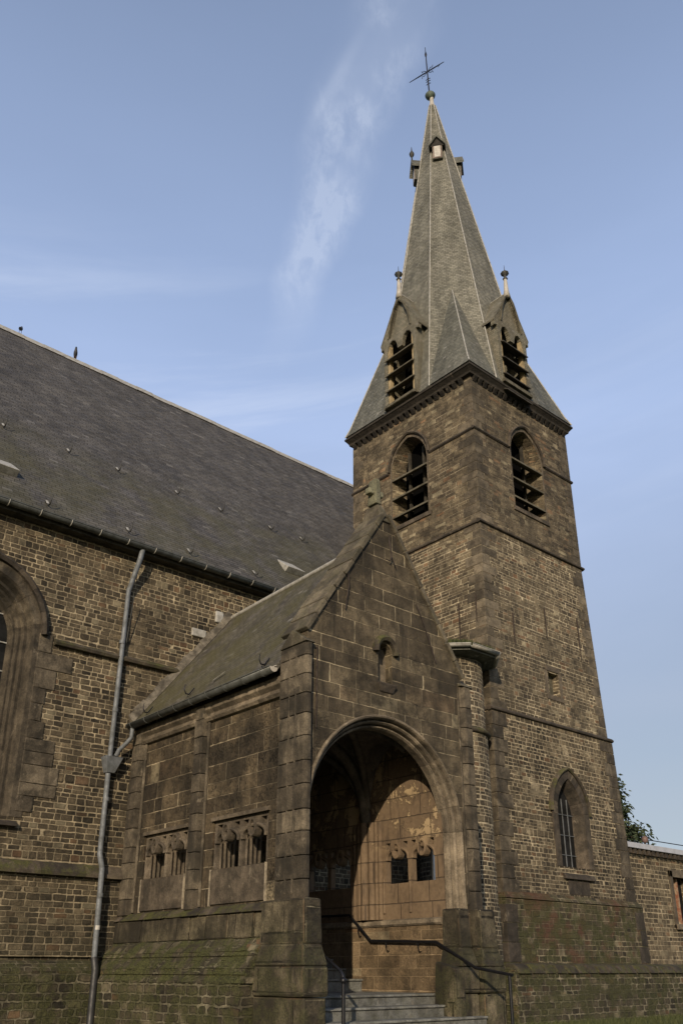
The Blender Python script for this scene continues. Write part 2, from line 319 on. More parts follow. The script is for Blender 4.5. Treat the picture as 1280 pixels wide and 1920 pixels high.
def slate(name, bw, bh, cols, moss=None, moss_col=(.055, .052, .024), relief=.010, line=.7, rough=.8, spots=.3, mossn=(.9, .5)):
    k = NT(name); P, u, v = planar(k)
    wv = k.sep(k.noise(P, 2.2, 2, .5, col=True))
    v = k.M('ADD', v, k.M('MULTIPLY', k.M('SUBTRACT', wv[0], .5), bh * .30))
    vv = k.M('DIVIDE', v, bh); r = k.M('FLOOR', vv); fv = k.M('SUBTRACT', vv, r)
    uu = k.M('ADD', k.M('DIVIDE', u, bw), k.M('ADD', k.M('MULTIPLY', r, .5), k.M('MULTIPLY', k.white(r, '1D'), .3)))
    c = k.M('FLOOR', uu); fu = k.M('SUBTRACT', uu, c); i3 = k.sep(k.white(k.xyz(c, r), '2D', col=True))
    du = k.M('MULTIPLY', k.M('MINIMUM', fu, k.M('SUBTRACT', 1, fu)), bw)
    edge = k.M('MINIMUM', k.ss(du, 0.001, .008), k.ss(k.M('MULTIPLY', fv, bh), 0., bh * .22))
    big = k.noise(P, .6, 5, .6); mid = k.noise(P, 5., 5, .65); fine = k.noise(P, 30., 4, .6)
    f = k.M('ADD', k.M('ADD', k.M('MULTIPLY', i3[0], .6), .2), k.M('ADD', k.M('SUBTRACT', big, .5), k.M('MULTIPLY', k.M('SUBTRACT', mid, .5), .5)), clamp=True)
    col = k.ramp(f, [(i / (len(cols) - 1), q) for i, q in enumerate(cols)])
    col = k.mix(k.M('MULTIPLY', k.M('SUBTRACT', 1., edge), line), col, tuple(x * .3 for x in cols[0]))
    pz = k.sep(P); ws = k.noise(k.xyz(pz[0], pz[1], k.M('MULTIPLY', pz[2], .12)), 2.6, 6, .68); wf = k.ss(ws, .35, .66, .80, 1.2)
    col = k.mix(1., col, k.xyz(wf, wf, wf), 'MULTIPLY')
    col = k.mix(k.M('MULTIPLY', k.ss(k.noise(k.xyz(k.M('MULTIPLY', pz[0], .6), pz[1], k.M('MULTIPLY', pz[2], 1.6)), 1.5, 5, .7, .3), .58, .63), .38), col, tuple(x * .8 for x in cols[0]))
    col = k.mix(k.M('MULTIPLY', k.ss(i3[1], .975, .99), spots), col, (.30, .29, .27))
    if moss is not None:
        z = k.sep(P)[2]
        zf = k.ss(k.M('ADD', z, k.M('MULTIPLY', k.M('SUBTRACT', big, .5), 2.0)), moss[0], moss[1], 1., moss[3])
        mf = k.M('MULTIPLY', k.M('MULTIPLY', zf, k.ss(k.noise(P, mossn[0], 6, .65, .3), mossn[1] - .16, mossn[1] + .12)), moss[2])
        col = k.mix(mf, col, k.mix(fine, tuple(x * .6 for x in moss_col), tuple(x * 1.5 for x in moss_col)))
    h = k.M('ADD', k.M('ADD', k.M('MULTIPLY', edge, .6), k.M('MULTIPLY', k.M('SUBTRACT', 1., fv), .7)), k.M('MULTIPLY', i3[2], .5))
    nb = k.bump(h, relief * 1.3, 1.); nb = k.bump(fine, relief * .5, .7, nb)
    return k.fin(col, k.ss(i3[2], 0, 1, rough - .1, rough + .15), nb, spec=.18)
M['slate'] = slate('nave_slate', .22, .105, [(.040, .038, .037), (.058, .055, .053), (.074, .070, .066), (.092, .086, .08)], moss=(10.3, 12.0, .5, .05), spots=.18, line=.9, relief=.016)
M['slate_spire'] = slate('spire_slate', .16, .082, [(.078, .076, .062), (.112, .109, .088), (.145, .14, .114), (.18, .172, .14)], line=.85, relief=.012, spots=.1)
M['slate_broach'] = slate('broach_slate', .13, .07, [(.056, .057, .048), (.080, .081, .068), (.105, .105, .088), (.13, .128, .108)], line=.5, spots=.3)
M['slate_dormer'] = slate('dormer_slate', .14, .078, [(.085, .083, .065), (.12, .115, .088), (.15, .14, .108), (.18, .165, .125)], line=.85, relief=.012, moss=(30, 31, .25, .2), moss_col=(.09, .065, .03))
M['slate_porch'] = slate('porch_slate', .16, .08, [(.040, .037, .034), (.060, .055, .048), (.083, .076, .064), (.11, .10, .085)], moss=(20, 21, .75, .3), moss_col=(.06, .055, .024), line=.6)

def plain(name, c, rough=.5, metal=0., var=.25, scale=6., c2=None, spec=.4, relief=0.002, zs=1.):
    k = NT(name); g = k.n('ShaderNodeNewGeometry'); P = g.outputs['Position']; p = k.sep(P)
    n = k.noise(k.xyz(p[0], p[1], k.M('MULTIPLY', p[2], zs)), scale, 5, .62); m = k.noise(P, scale * 7, 3, .5)
    c2 = c2 or tuple(x * (1 - var * 1.6) for x in c)
    col = k.mix(k.ss(n, .35, .68), c, c2)
    col = k.mix(1., col, k.xyz(*[k.ss(m, .2, .8, 1 - var * .5, 1 + var * .5)] * 3), 'MULTIPLY')
    return k.fin(col, k.ss(n, .3, .7, rough * .85, min(1, rough * 1.2)), k.bump(m, relief, .6), metal, spec)
M['zinc'] = plain('zinc_pipe', (.125, .135, .145), .65, .1, .35, c2=(.075, .08, .08))
M['zinc_dark'] = plain('weathered_zinc_gutter', (.095, .10, .095), .5, .3, .35, c2=(.05, .052, .046))
M['cast'] = plain('black_cast_pipe', (.03, .03, .03), .5, .1, .3)
M['lead'] = plain('pale_lead_flashing', (.33, .32, .285), .6, .1, .3, c2=(.20, .19, .165), scale=9)
M['leadtop'] = plain('bright_lead_cap', (.36, .335, .29), .55, .0, .2)
M['copper'] = plain('green_copper', (.10, .13, .10), .6, .2, .3, c2=(.05, .06, .045))
M['darkmetal'] = plain('dark_metal_finial', (.05, .05, .045), .6, .3, .3)
M['iron'] = plain('wrought_iron', (.018, .018, .024), .45, .5, .3)
M['rust'] = plain('rusty_iron_bar', (.045, .032, .024), .8, .1, .4, scale=12)
M['rail'] = plain('painted_black_rail', (.012, .012, .014), .35, .3, .3, scale=15)
M['wood'] = plain('weathered_louvre_wood', (.10, .088, .058), .85, 0, .4, c2=(.045, .04, .026), scale=4, relief=.004)
M['wood_pale'] = plain('pale_frame_wood', (.30, .235, .135), .8, 0, .35, c2=(.17, .13, .07))
M['wood_dark'] = plain('dark_louvre_wood', (.045, .039, .028), .85, 0, .4, scale=4)
M['white'] = plain('white_shutter_paint', (.42, .40, .36), .6, 0, .2)
M['redframe'] = plain('faded_red_frame', (.17, .125, .10), .7, 0, .3)
M['black'] = plain('unlit_interior', (.004, .004, .004), 1., 0, .1, spec=0.)
M['dark'] = plain('dark_interior', (.018, .016, .013), .95, 0, .2)
M['door'] = plain('oak_door', (.05, .033, .02), .7, 0, .4)
M['glass'] = plain('leaded_dark_glass', (.014, .014, .014), .8, 0, .3, scale=3, spec=.06, relief=.004)
M['pigeon'] = plain('grey_pigeon_feathers', (.05, .053, .065), .7, 0, .4, scale=20)
M['mortar'] = plain('lime_mortar', (.30, .255, .185), .95, 0, .35, scale=8, relief=.01)
M['oldmortar'] = plain('grey_mortar_fillet', (.12, .105, .08), .95, 0, .45, scale=5, relief=.02)
M['greysteel'] = plain('grey_fascia', (.36, .37, .40), .5, .1, .12)
M['domeplastic'] = plain('skylight_dome', (.62, .66, .66), .15, 0, .12, spec=.7)
M['bark'] = plain('conifer_bark', (.12, .085, .06), .9, 0, .4)
M['winframe'] = plain('rusty_window_frame', (.17, .06, .03), .8, 0, .3, c2=(.30, .26, .18))
M['silver'] = plain('stainless_pipe', (.50, .50, .50), .42, .7, .05)
M['terracotta'] = plain('lamp_housing', (.13, .08, .065), .6, 0, .2)
k = NT('yew_needles'); g = k.n('ShaderNodeNewGeometry'); col = k.ramp(g.outputs['Random Per Island'], [(0, (.010, .018, .008)), (.6, (.026, .038, .016)), (1, (.055, .070, .032))]); M['needles'] = k.fin(col, .7)
k = NT('turret_moss_tufts'); g = k.n('ShaderNodeNewGeometry'); col = k.ramp(g.outputs['Random Per Island'], [(0, (.025, .034, .012)), (1, (.07, .075, .028))]); M['tuft'] = k.fin(col, .9)
k = NT('grass_soil'); g = k.n('ShaderNodeNewGeometry'); nn = k.noise(g.outputs['Position'], 4., 6, .7)
M['ground'] = k.fin(k.ramp(nn, [(.3, (.035, .045, .016)), (.55, (.06, .075, .025)), (.75, (.11, .10, .05))]), .95, k.bump(nn, .06, .8))
k = NT('grey_paving'); g = k.n('ShaderNodeNewGeometry'); nn = k.noise(g.outputs['Position'], 6., 6, .7)
M['path'] = k.fin(k.ramp(nn, [(.3, (.10, .098, .09)), (.7, (.19, .185, .17))]), .9, k.bump(nn, .02, .8))

# ------------------------------------------------------------------ geometry helpers
def empty(name, label=None, cat=None, loc=(0, 0, 0)):
    o = bpy.data.objects.new(name, None); COL.objects.link(o); o.location = loc
    if label: o['label'] = label; o['category'] = cat
    return o
class MB:
    def __init__(s): s.v = []; s.f = []; s.sm = []
    def add(s, vs, fs, smooth=False):
        b = len(s.v); s.v += [tuple(map(float, q)) for q in vs]
        for f in fs: s.f.append(tuple(b + i for i in f)); s.sm.append(smooth)
        return s
    def box(s, x0, x1, y0, y1, z0, z1, jit=0., tz=None):
        vs = [(x, y, z) for z in (z0, z1) for (x, y) in ((x0, y0), (x1, y0), (x1, y1), (x0, y1))]
        if jit: vs = [tuple(c + random.uniform(-jit, jit) for c in v) for v in vs]
        return s.add(vs, [(3, 2, 1, 0), (4, 5, 6, 7), (0, 1, 5, 4), (1, 2, 6, 5), (2, 3, 7, 6), (3, 0, 4, 7)])
    def hull8(s, bot, top):
        n = len(bot)
        return s.add(list(bot) + list(top), [tuple(range(n))[::-1], tuple(range(n, 2 * n))] + [(i, (i + 1) % n, n + (i + 1) % n, n + i) for i in range(n)])
    def tube(s, pts, r, n=10, smooth=True, caps=True):
        pts = [Vector(p) for p in pts]; rr = r if isinstance(r, (list, tuple)) else [r] * len(pts)
        rings = []; prev = None
        for i, p in enumerate(pts):
            if i == 0: d = pts[1] - p
            elif i == len(pts) - 1: d = p - pts[i - 1]
            else: d = (pts[i + 1] - p).normalized() + (p - pts[i - 1]).normalized()
            d.normalize()
            if prev is None:
                a = Vector((0, 0, 1)) if abs(d.z) < .9 else Vector((1, 0, 0)); x = d.cross(a).normalized()
            else: x = (prev - d * prev.dot(d)).normalized()
            prev = x; y = d.cross(x)
            rings.append([p + (x * math.cos(2 * math.pi * j / n) + y * math.sin(2 * math.pi * j / n)) * rr[i] for j in range(n)])
        vs = [q for R in rings for q in R]; fs = []
        for i in range(len(pts) - 1):
            for j in range(n): fs.append((i * n + j, i * n + (j + 1) % n, (i + 1) * n + (j + 1) % n, (i + 1) * n + j))
        s.add(vs, fs, smooth)
        if caps: s.add(rings[0], [tuple(range(n))[::-1]]); s.add(rings[-1], [tuple(range(n))])
        return s
    def lathe(s, c, prof, n=16, smooth=True, a0=0.):
        vs = []; fs = []
        for (r, z) in prof:
            for j in range(n):
                a = a0 + 2 * math.pi * j / n; vs.append((c[0] + r * math.cos(a), c[1] + r * math.sin(a), c[2] + z))
        for i in range(len(prof) - 1):
            for j in range(n): fs.append((i * n + j, i * n + (j + 1) % n, (i + 1) * n + (j + 1) % n, (i + 1) * n + j))
        fs.append(tuple(range(n))[::-1]); fs.append(tuple(range((len(prof) - 1) * n, len(prof) * n)))
        return s.add(vs, fs, smooth)
    def prism(s, mp, outer, holes=(), w0=0., w1=-.3):
        loops = [list(outer)] + [list(h) for h in holes]
        tri = tessellate_polygon([[Vector((p[0], p[1], 0)) for p in L] for L in loops])
        flat = [p for L in loops for p in L]; n = len(flat)
        vs = [mp(p[0], p[1], w0) for p in flat] + [mp(p[0], p[1], w1) for p in flat]
        fs = [tuple(t) for t in tri] + [tuple(n + i for i in t)[::-1] for t in tri]
        o = 0
        for L in loops:
            m = len(L)
            for i in range(m): a = o + i; b = o + (i + 1) % m; fs.append((a, b, n + b, n + a))
            o += m
        return s.add(vs, fs)
    def sweep(s, mp, path, prof, closed=False, segs=None, gap=0.):
        """profile (out, proud) swept along a 2-D path; out = left normal offset. segs: list of index ranges -> separate blocks"""
        n = len(path); nor = []
        for i in range(n):
            a = Vector(path[max(0, i - 1)]); b = Vector(path[min(n - 1, i + 1)])
            if closed: a = Vector(path[(i - 1) % n]); b = Vector(path[(i + 1) % n])
            c = Vector(path[i])
            d1 = (c - a).normalized() if (c - a).length > 1e-6 else (b - c).normalized()
            d2 = (b - c).normalized() if (b - c).length > 1e-6 else d1
            t = (d1 + d2).normalized(); m = Vector((-t.y, t.x)); cs = max(.5, m.dot(Vector((-d1.y, d1.x))))
            nor.append(m / cs)
        rng = segs or [(0, n - 1)]
        for (a, b) in rng:
            idx = list(range(a, b + 1)); vs = []; fs = []; k = len(prof)
            for q, i in enumerate(idx):
                p = Vector(path[i])
                if gap and q == 0 and i > 0: p = p + (Vector(path[i + 1]) - p).normalized() * gap
                if gap and q == len(idx) - 1 and i < n - 1: p = p + (Vector(path[i - 1]) - p).normalized() * gap
                for (o, h) in prof: vs.append(mp(p.x + nor[i].x * o, p.y + nor[i].y * o, h))
            for q in range(len(idx) - 1):
                for j in range(k): fs.append((q * k + j, q * k + (j + 1) % k, (q + 1) * k + (j + 1) % k, (q + 1) * k + j))
            fs.append(tuple(range(k))[::-1]); fs.append(tuple(range((len(idx) - 1) * k, len(idx) * k)))
            s.add(vs, fs)
        return s
    def build(s, name, mat, parent=None, bevel=0., fix=True, seg=2):
        me = bpy.data.meshes.new(name); me.from_pydata(s.v, [], s.f)
        me.polygons.foreach_set('use_smooth', s.sm)
        if fix:
            bm = bmesh.new(); bm.from_mesh(me); bmesh.ops.recalc_face_normals(bm, faces=bm.faces); bm.to_mesh(me); bm.free()
        mats = mat if isinstance(mat, (list, tuple)) else [mat]
        for m in mats: me.materials.append(M[m] if isinstance(m, str) else m)
        me.update(); o = bpy.data.objects.new(name, me); COL.objects.link(o)
        if parent: o.parent = parent; o.matrix_parent_inverse = Matrix()
        if bevel:
            b = o.modifiers.new('bevel', 'BEVEL'); b.width = bevel; b.segments = seg; b.limit_method = 'ANGLE'; b.angle_limit = rad(40)
            b.harden_normals = False
        return o
def S(c): return lambda u, v, w: (u, c - w, v)        # south-facing plane y=c, w outwards
def W(c): return lambda u, v, w: (c - w, u, v)        # west-facing plane x=c
def E_(c): return lambda u, v, w: (c + w, u, v)
def N_(c): return lambda u, v, w: (u, c + w, v)
def round_arch(c, h, zb, zs, rise, n=20, base=True):
    """closed polygon of an arched opening, from bottom left round the top to bottom right (clockwise)"""
    pts = [(c - h, zb)] if base else []
    for i in range(n + 1):
        a = math.pi - math.pi * i / n; pts.append((c + h * math.cos(a), zs + rise * math.sin(a)))
    if base: pts.append((c + h, zb))
    return pts
def point_arch(c, h, zb, zs, rise, n=10, base=True):
    # two arcs meeting at the apex
    R = (h * h + rise * rise) / (2 * h); pts = [(c - h, zb)] if base else []
    th = math.asin(min(1, rise / R))
    if R - h > h * 1.0 and False: pass
    L = [(c - h + R - R * math.cos(th * i / n), zs + R * math.sin(th * i / n)) for i in range(n + 1)]
    pts += L; pts += [(2 * c - x, z) for x, z in L[-2::-1]]
    if base: pts.append((c + h, zb))
    return pts
def segs_of(n, k): return [(int(i * (n - 1) / k), int((i + 1) * (n - 1) / k)) for i in range(k)]

church = empty('church', 'old brown stone church with gabled arched porch and square tower under a slate spire', 'church')
# sections of the tower: bottom (x0,x1,y0,y1) at z0, top at z1
T1 = ((16.80, 22.40, 13.45, 19.10), (16.90, 22.24, 13.52, 19.06), 1.64, 6.14)
T2 = ((16.98, 22.16, 13.58, 19.05), (17.22, 22.06, 13.74, 19.03), 6.14, 11.62)
T3 = ((17.26, 22.09, 13.75, 19.03), (17.28, 22.06, 13.77, 19.03), 11.62, 16.60)

# ------------------------------------------------------------------ nave
NX0, NX1, NY, NRY, NRZ, NEZ = -6.0, 21.0, 15.25, 22.0, 17.30, 8.10
wall = MB(); win = round_arch(4.62, 1.21, 2.45, 5.72, 1.21, 24)
# the wall stops against the west face of the tower
wall.prism(S(NY), [(NX0, -1.6), (17.5, -1.6), (17.5, 8.2), (NX0, 8.2)], [win[::-1]], 0, -.7)
nave = wall.build('nave_wall', 'nave', church)
MB().prism(W(NX0), [(NY + .02, -1.6), (28.7, -1.6), (28.7, 8.2), (NRY, 17.1), (NY + .02, 8.2)], [], -.01, -.6).build('west_gable', 'nave', church)
MB().box(NX0, NX1, 28.1, 28.75, -1.6, 8.2).build('north_wall', 'nave', nave)
# courses: plinth and strings
sp = [(0, 0), (.0, .16), (-.05, .17), (-.13, .03), (-.13, -.02), (0, -.02)]
def string_s(y, x0, x1, z, name, mat, parent, prof=None, n=None):
    n = n or max(1, int((x1 - x0) / .8)); path = [(x0 + (x1 - x0) * i / n, z) for i in range(n + 1)]
    return MB().sweep(S(y), path, prof or [(.05, -.02), (.045, .05), (-.02, .11), (-.07, .09), (-.08, -.02)], segs=segs_of(n + 1, n), gap=.003).build(name, mat, parent)
for xa, xb in ((NX0, 3.0), (6.2, 8.2), (8.2, 17.2)):
    string_s(NY, xa, xb, 5.74, 'string_course', 'string_moss', nave)
string_s(NY, NX0, 8.1, 1.69, 'string_course', 'string_moss', nave, [(.07, -.02), (.05, .05), (-.10, .17), (-.16, .17), (-.17, -.02)])
pl = MB()
pl.sweep(S(NY), [(NX0, .1), (8.2, .1)], [(.08, -.02), (.02, .10), (-.10, .22), (-1.7, .22), (-1.7, -.02)]); pl.build('nave_plinth', 'plinth', nave)
MB().prism(S(NY), [(NX0, .22), (8.1, .22), (8.1, 1.52), (NX0, 1.52)], [], .06, -.01).build('lower_wall_band', 'nave', nave)
# big window
ww = empty('nave_window'); ww.parent = church
pth = round_arch(4.62, .86, 2.45, 5.72, .86, 28)
prof = [(.0, -.45), (.04, -.42), (.06, -.33), (.10, -.34), (.13, -.26), (.18, -.27), (.20, -.16), (.26, -.17), (.30, -.03), (.33, .012), (.55, .012), (.55, -.02), (.3, -.5), (0, -.5)]
MB().sweep(S(NY), pth, prof, segs=segs_of(len(pth), 14), gap=.002).build('moulded_surround', 'quoin', ww, bevel=0)
pth2 = round_arch(4.62, 1.30, 5.72, 5.80, 1.30, 28, base=False)
MB().sweep(S(NY), pth2, [(.0, -.02), (.0, .09), (.06, .13), (.12, .08), (.14, -.02)], segs=segs_of(len(pth2), 10), gap=.003).build('hood_mould', 'trim_dark', ww)
MB().prism(S(NY - .0), round_arch(4.62, .88, 2.45, 5.72, .88, 24), [], -.47, -.49).build('window_glass', 'glass', ww)
bars = MB()
for z in [2.9 + .55 * i for i in range(7)]: bars.box(3.76, 5.48, NY + .445, NY + .465, z, z + .022)
for x in (4.19, 4.62, 5.05): bars.box(x - .012, x + .012, NY + .442, NY + .462, 2.45, 6.45)
bars.build('glazing_bars', 'lead', ww)
MB().hull8([(3.3, NY - .12, 2.28), (5.95, NY - .12, 2.28), (5.95, NY + .5, 2.28), (3.3, NY + .5, 2.28)], [(3.3, NY - .1, 2.34), (5.95, NY - .1, 2.34), (5.95, NY + .5, 2.6), (3.3, NY + .5, 2.6)]).build('window_sill', 'trim_dark', ww, bevel=.015)
q = MB(); z = 2.55; i = 0
while z < 5.6:
    h = random.uniform(.22, .40); L = random.choice((.22, .30, .42, .60, .72)) + random.uniform(-.05, .05)
    for sgn in (1,):
        a = 4.62 + sgn * 1.285; b = 4.62 + sgn * (1.285 + L)
        q.box(min(a, b), max(a, b), NY - .022, NY + .3, z + .005, z + h - .005)
    z += h; i += 1
q.build('jamb_quoins', 'quoin', ww, bevel=.01)

# nave roof
roof = MB(); sl = (NRZ - NEZ) / (NRY - 14.98)
def rz(y): return NEZ + .10 + sl * (y - 14.98)
t_ = .12
roof.hull8([(NX0 - .2, 14.98, rz(14.98) - t_), (NX1, 14.98, rz(14.98) - t_), (NX1, NRY, NRZ - t_ + .1), (NX0 - .2, NRY, NRZ - t_ + .1)],
           [(NX0 - .2, 14.98, rz(14.98)), (NX1, 14.98, rz(14.98)), (NX1, NRY, NRZ + .1), (NX0 - .2, NRY, NRZ + .1)])
roof = MB()
def wedge(mb, x0, x1, y0, y1):
    mb.hull8([(x0, y0, rz(y0) - t_), (x1, y0, rz(y0) - t_), (x1, y1, rz(y1) - t_), (x0, y1, rz(y1) - t_)], [(x0, y0, rz(y0)), (x1, y0, rz(y0)), (x1, y1, rz(y1)), (x0, y1, rz(y1))])
wedge(roof, NX0 - .2, 17.3, 14.98, 19.04); wedge(roof, NX0 - .2, NX1, 19.04, NRY)
roof.hull8([(NX0 - .2, NRY, NRZ - t_ + .1), (NX1, NRY, NRZ - t_ + .1), (NX1, 29.0, 8.1 - t_ + .1), (NX0 - .2, 29.0, 8.1 - t_ + .1)],
           [(NX0 - .2, NRY, NRZ + .1), (NX1, NRY, NRZ + .1), (NX1, 29.0, 8.2), (NX0 - .2, 29.0, 8.2)])
nroof = roof.build('nave_roof', 'slate', church)
n = 44; rc = MB()
for i in range(n):
    x0 = NX0 - .2 + (NX1 + .2 - NX0) * i / n; x1 = NX0 - .2 + (NX1 + .2 - NX0) * (i + 1) / n - .008; zz = NRZ + .10 + random.uniform(-.012, .012)
    rc.hull8([(x0, NRY - .17, zz - .17), (x1, NRY - .17, zz - .17), (x1, NRY + .17, zz - .17), (x0, NRY + .17, zz - .17)], [(x0, NRY - .03, zz + .055), (x1, NRY - .03, zz + .055), (x1, NRY + .03, zz + .055), (x0, NRY + .03, zz + .055)])
rc.build('ridge_tiles', 'lead', nroof)
hp = [(5.18, 11.03), (6.7, 11.02), (7.95, 11.03), (9.58, 11.01), (10.88, 10.99), (12.53, 11.05), (13.64, 11.1), (3.7, 11.0), (2.2, 11.0), (5.66, 8.42), (7.42, 8.44), (8.9, 8.42), (10.67, 8.44)]
hook0 = None
for (x, z) in hp:
    y = 14.98 + (z - NEZ - .1) / sl
    if hook0 is None:
        hb = MB(); hb.tube([(0, .10, .135), (0, -.02, .0), (0, -.10, -.03), (0, -.15, .03), (.01, -.16, .13), (.02, -.15, .20)], [.012, .014, .016, .014, .010, .006], 6)
        hb.add([(-.028, .07, .14), (.028, .07, .14), (.028, .0, .045), (-.028, .0, .045)], [(0, 1, 2, 3)])
        hook0 = hb.build('roof_hook', ['darkmetal', 'lead'], nroof); h = hook0
        me = hook0.data; me.polygons[len(me.polygons) - 1].material_index = 1
    else: h = hook0.copy(); COL.objects.link(h)
    h.location = (x, y, z + .01)
for (x, z, s) in ((4.86, 9.25, 1.0), (12.2, 9.26, .9)):
    y = 14.98 + (z - NEZ - .1) / sl; hb = MB(); a = .30 * s
    hb.hull8([(x - a, y - .12, z - .16), (x + a, y - .12, z - .16), (x + a, y + .3, z + .3), (x - a, y + .3, z + .3)], [(x - a, y - .26, z - .06), (x + a, y - .26, z - .06), (x + a * .9, y + .26, z + .33), (x - a * .9, y + .26, z + .33)])
    hb.build('roof_vent_flashing', 'lead', nroof, bevel=.01)

# nave gutter
gut = MB(); gy, gz, gr = 14.93, 8.13, .085
def gutter_mesh(mb, p0, p1, r, side, n=10):
    """half-round trough between two points; side = horizontal unit vector away from the wall"""
    p0 = Vector(p0); p1 = Vector(p1); sd_ = Vector(side); up = Vector((0, 0, 1)); vs = []
    for p in (p0, p1):
        for rr in (r, r - .012):
            for i in range(n + 1):
                a = math.pi + math.pi * i / n; vs.append(p + sd_ * (rr * math.cos(a)) + up * (rr * math.sin(a)))
    m = n + 1; fs = []
    for i in range(n):
        fs.append((i, i + 1, 2 * m + i + 1, 2 * m + i)); fs.append((m + i, m + i + 1, 3 * m + i + 1, 3 * m + i))
    for b in (0, 2 * m): fs += [(b + i, b + i + 1, b + m + i + 1, b + m + i) for i in range(n)]
    fs += [(0, m, 3 * m, 2 * m), (n, m + n, 3 * m + n, 2 * m + n)]
    mb.add(vs, fs, True)
    mb.tube([p0 + sd_ * r, p1 + sd_ * r], .012, 6)
gutter_mesh(gut, (NX0, gy, gz), (17.0, gy, gz), gr, (0, -1, 0))
g0 = gut.build('nave_gutter', 'zinc_dark', church)
br = None; x = NX0 + .3
while x < 16.8:
    if br is None:
        b = MB(); pts = [(0, -math.cos(a) * (gr + .006), -math.sin(a) * (gr + .006)) for a in [math.pi * i / 10 for i in range(11)]]
        b.tube(pts, .009, 6); br = b.build('gutter_bracket', 'lead', g0); c = br
    else: c = br.copy(); COL.objects.link(c)
    c.location = (x, gy, gz); x += .62
MB().box(NX0, 17.2, 15.02, 15.26, 8.0, 8.12).build('wall_plate', 'wood_dark', church)

# nave downpipe and its hopper
dp = MB(); py = 15.165
dp.tube([(7.70, 14.97, 8.08), (7.67, 14.99, 7.85), (7.60, 15.12, 7.35), (7.57, py, 7.15)], [.055, .055, .05, .05], 12)
dp.tube([(7.57, py, 7.2), (7.53, py, 3.55)], .048, 12)
dp.tube([(7.53, py, 3.6), (7.53, py, 1.95), (7.535, 15.03, 1.68), (7.55, 15.02, .16)], .05, 12)
for z in (6.0, 4.6, 2.9, 1.2): dp.tube([(7.545, py if z > 1.8 else 15.02, z), (7.545, py if z > 1.8 else 15.02, z + .07)], .058, 12)
dpo = dp.build('downpipe', 'zinc', church)
MB().tube([(7.55, 15.02, .2), (7.55, 14.94, .02), (7.55, 14.94, -1.5)], .062, 12).build('downpipe_foot', 'cast', dpo)
MB().hull8([(7.53 - .06, py - .07, 3.42), (7.53 + .10, py - .07, 3.42), (7.53 + .10, py + .07, 3.42), (7.53 - .06, py + .07, 3.42)], [(7.53 - .14, py - .13, 3.72), (7.53 + .22, py - .13, 3.72), (7.53 + .22, py + .12, 3.72), (7.53 - .14, py + .12, 3.72)]).build('hopper', 'zinc', dpo, bevel=.008)
MB().tube([(7.548, 15.02, .66), (7.548, 15.02, .73)], .052, 12).build('white_sticker', 'white', dpo)
MB().tube([(7.62, 15.0, 7.0), (7.64, 15.2, 5.9)], .01, 5).build('pipe_wire', 'darkmetal', dpo)

# ------------------------------------------------------------------ tower walls
def tsec(face, sec, holes=(), th=.65, extra=None):
    (bx0, bx1, by0, by1), (tx0, tx1, ty0, ty1), z0, z1 = sec
    def mp(u, v, w):
        t = (v - z0) / (z1 - z0)
        L = lambda a, b: a + (b - a) * t
        x0, x1, y0, y1 = L(bx0, tx0), L(bx1, tx1), L(by0, ty0), L(by1, ty1)
        d = -w
        if face in 'SN':
            s_ = (u - bx0) / (bx1 - bx0); return (x0 + d + (x1 - x0 - 2 * d) * s_, y0 + d if face == 'S' else y1 - d, v)
        s_ = (u - by0) / (by1 - by0); return (x0 + d if face == 'W' else x1 - d, y0 + d + (y1 - y0 - 2 * d) * s_, v)
    u0, u1 = (bx0, bx1) if face in 'SN' else (by0, by1)
    return lambda mb: mb.prism(mp, [(u0, z0), (u1, z0), (u1, z1), (u0, z1)], holes, 0, -th)
def tower_body(sec, name, mat, hs=(), hw=()):
    mb = MB()
    for f in 'SWNE': tsec(f, sec, hs if f == 'S' else hw if f == 'W' else ())(mb)
    return mb
tower = tower_body(T1, 'tower', 'tower_low', hs=[point_arch(19.79, .60, 2.42, 3.72, 1.02)[::-1]]).build('tower', 'tower_low', church)
BW = dict(c=16.43, h=.76, zs=14.72, rise=.98)
BS = dict(c=19.73, h=.76, zs=14.66, rise=.98)
tower_body(T2, '', '', hs=[[(19.58, 7.02), (20.06, 7.02), (20.06, 7.66), (19.58, 7.66)][::-1]]).build('middle_stage', 'tower_mid', tower)
tower_body(T3, '', '', hs=[point_arch(BS['c'], .76, 12.72, BS['zs'], BS['rise'])[::-1]], hw=[point_arch(BW['c'], .76, 12.72, BW['zs'], BW['rise'])[::-1]]).build('belfry_stage', 'tower_up', tower)
# base stages
B1 = MB().hull8([(16.74, 13.36, .14), (22.62, 13.36, .14), (22.62, 19.2, .14), (16.74, 19.2, .14)], [(16.76, 13.38, 1.56), (22.56, 13.38, 1.56), (22.56, 19.2, 1.56), (16.76, 19.2, 1.56)])
B1.hull8([(16.74, 13.34, 1.56), (22.60, 13.34, 1.56), (22.60, 19.2, 1.56), (16.74, 19.2, 1.56)], [(16.80, 13.45, 1.72), (22.42, 13.45, 1.72), (22.42, 19.1, 1.72), (16.80, 19.1, 1.72)])
B1.build('tower_base', 'tower_base', tower)
B0 = MB().hull8([(16.45, 13.0, -1.7), (27.9, 13.0, -1.7), (27.9, 19.3, -1.7), (16.45, 19.3, -1.7)], [(16.55, 13.06, .02), (27.9, 13.06, .02), (27.9, 19.3, .02), (16.55, 19.3, .02)])
B0.hull8([(16.55, 13.06, .02), (27.9, 13.06, .02), (27.9, 19.3, .02), (16.55, 19.3, .02)], [(16.72, 13.35, .15), (27.9, 13.35, .15), (27.9, 19.3, .15), (16.72, 19.3, .15)])
B0.build('tower_plinth', 'plinth', tower, bevel=.03)
cs = MB(); x = 16.6                            # rounded plinth coping stones
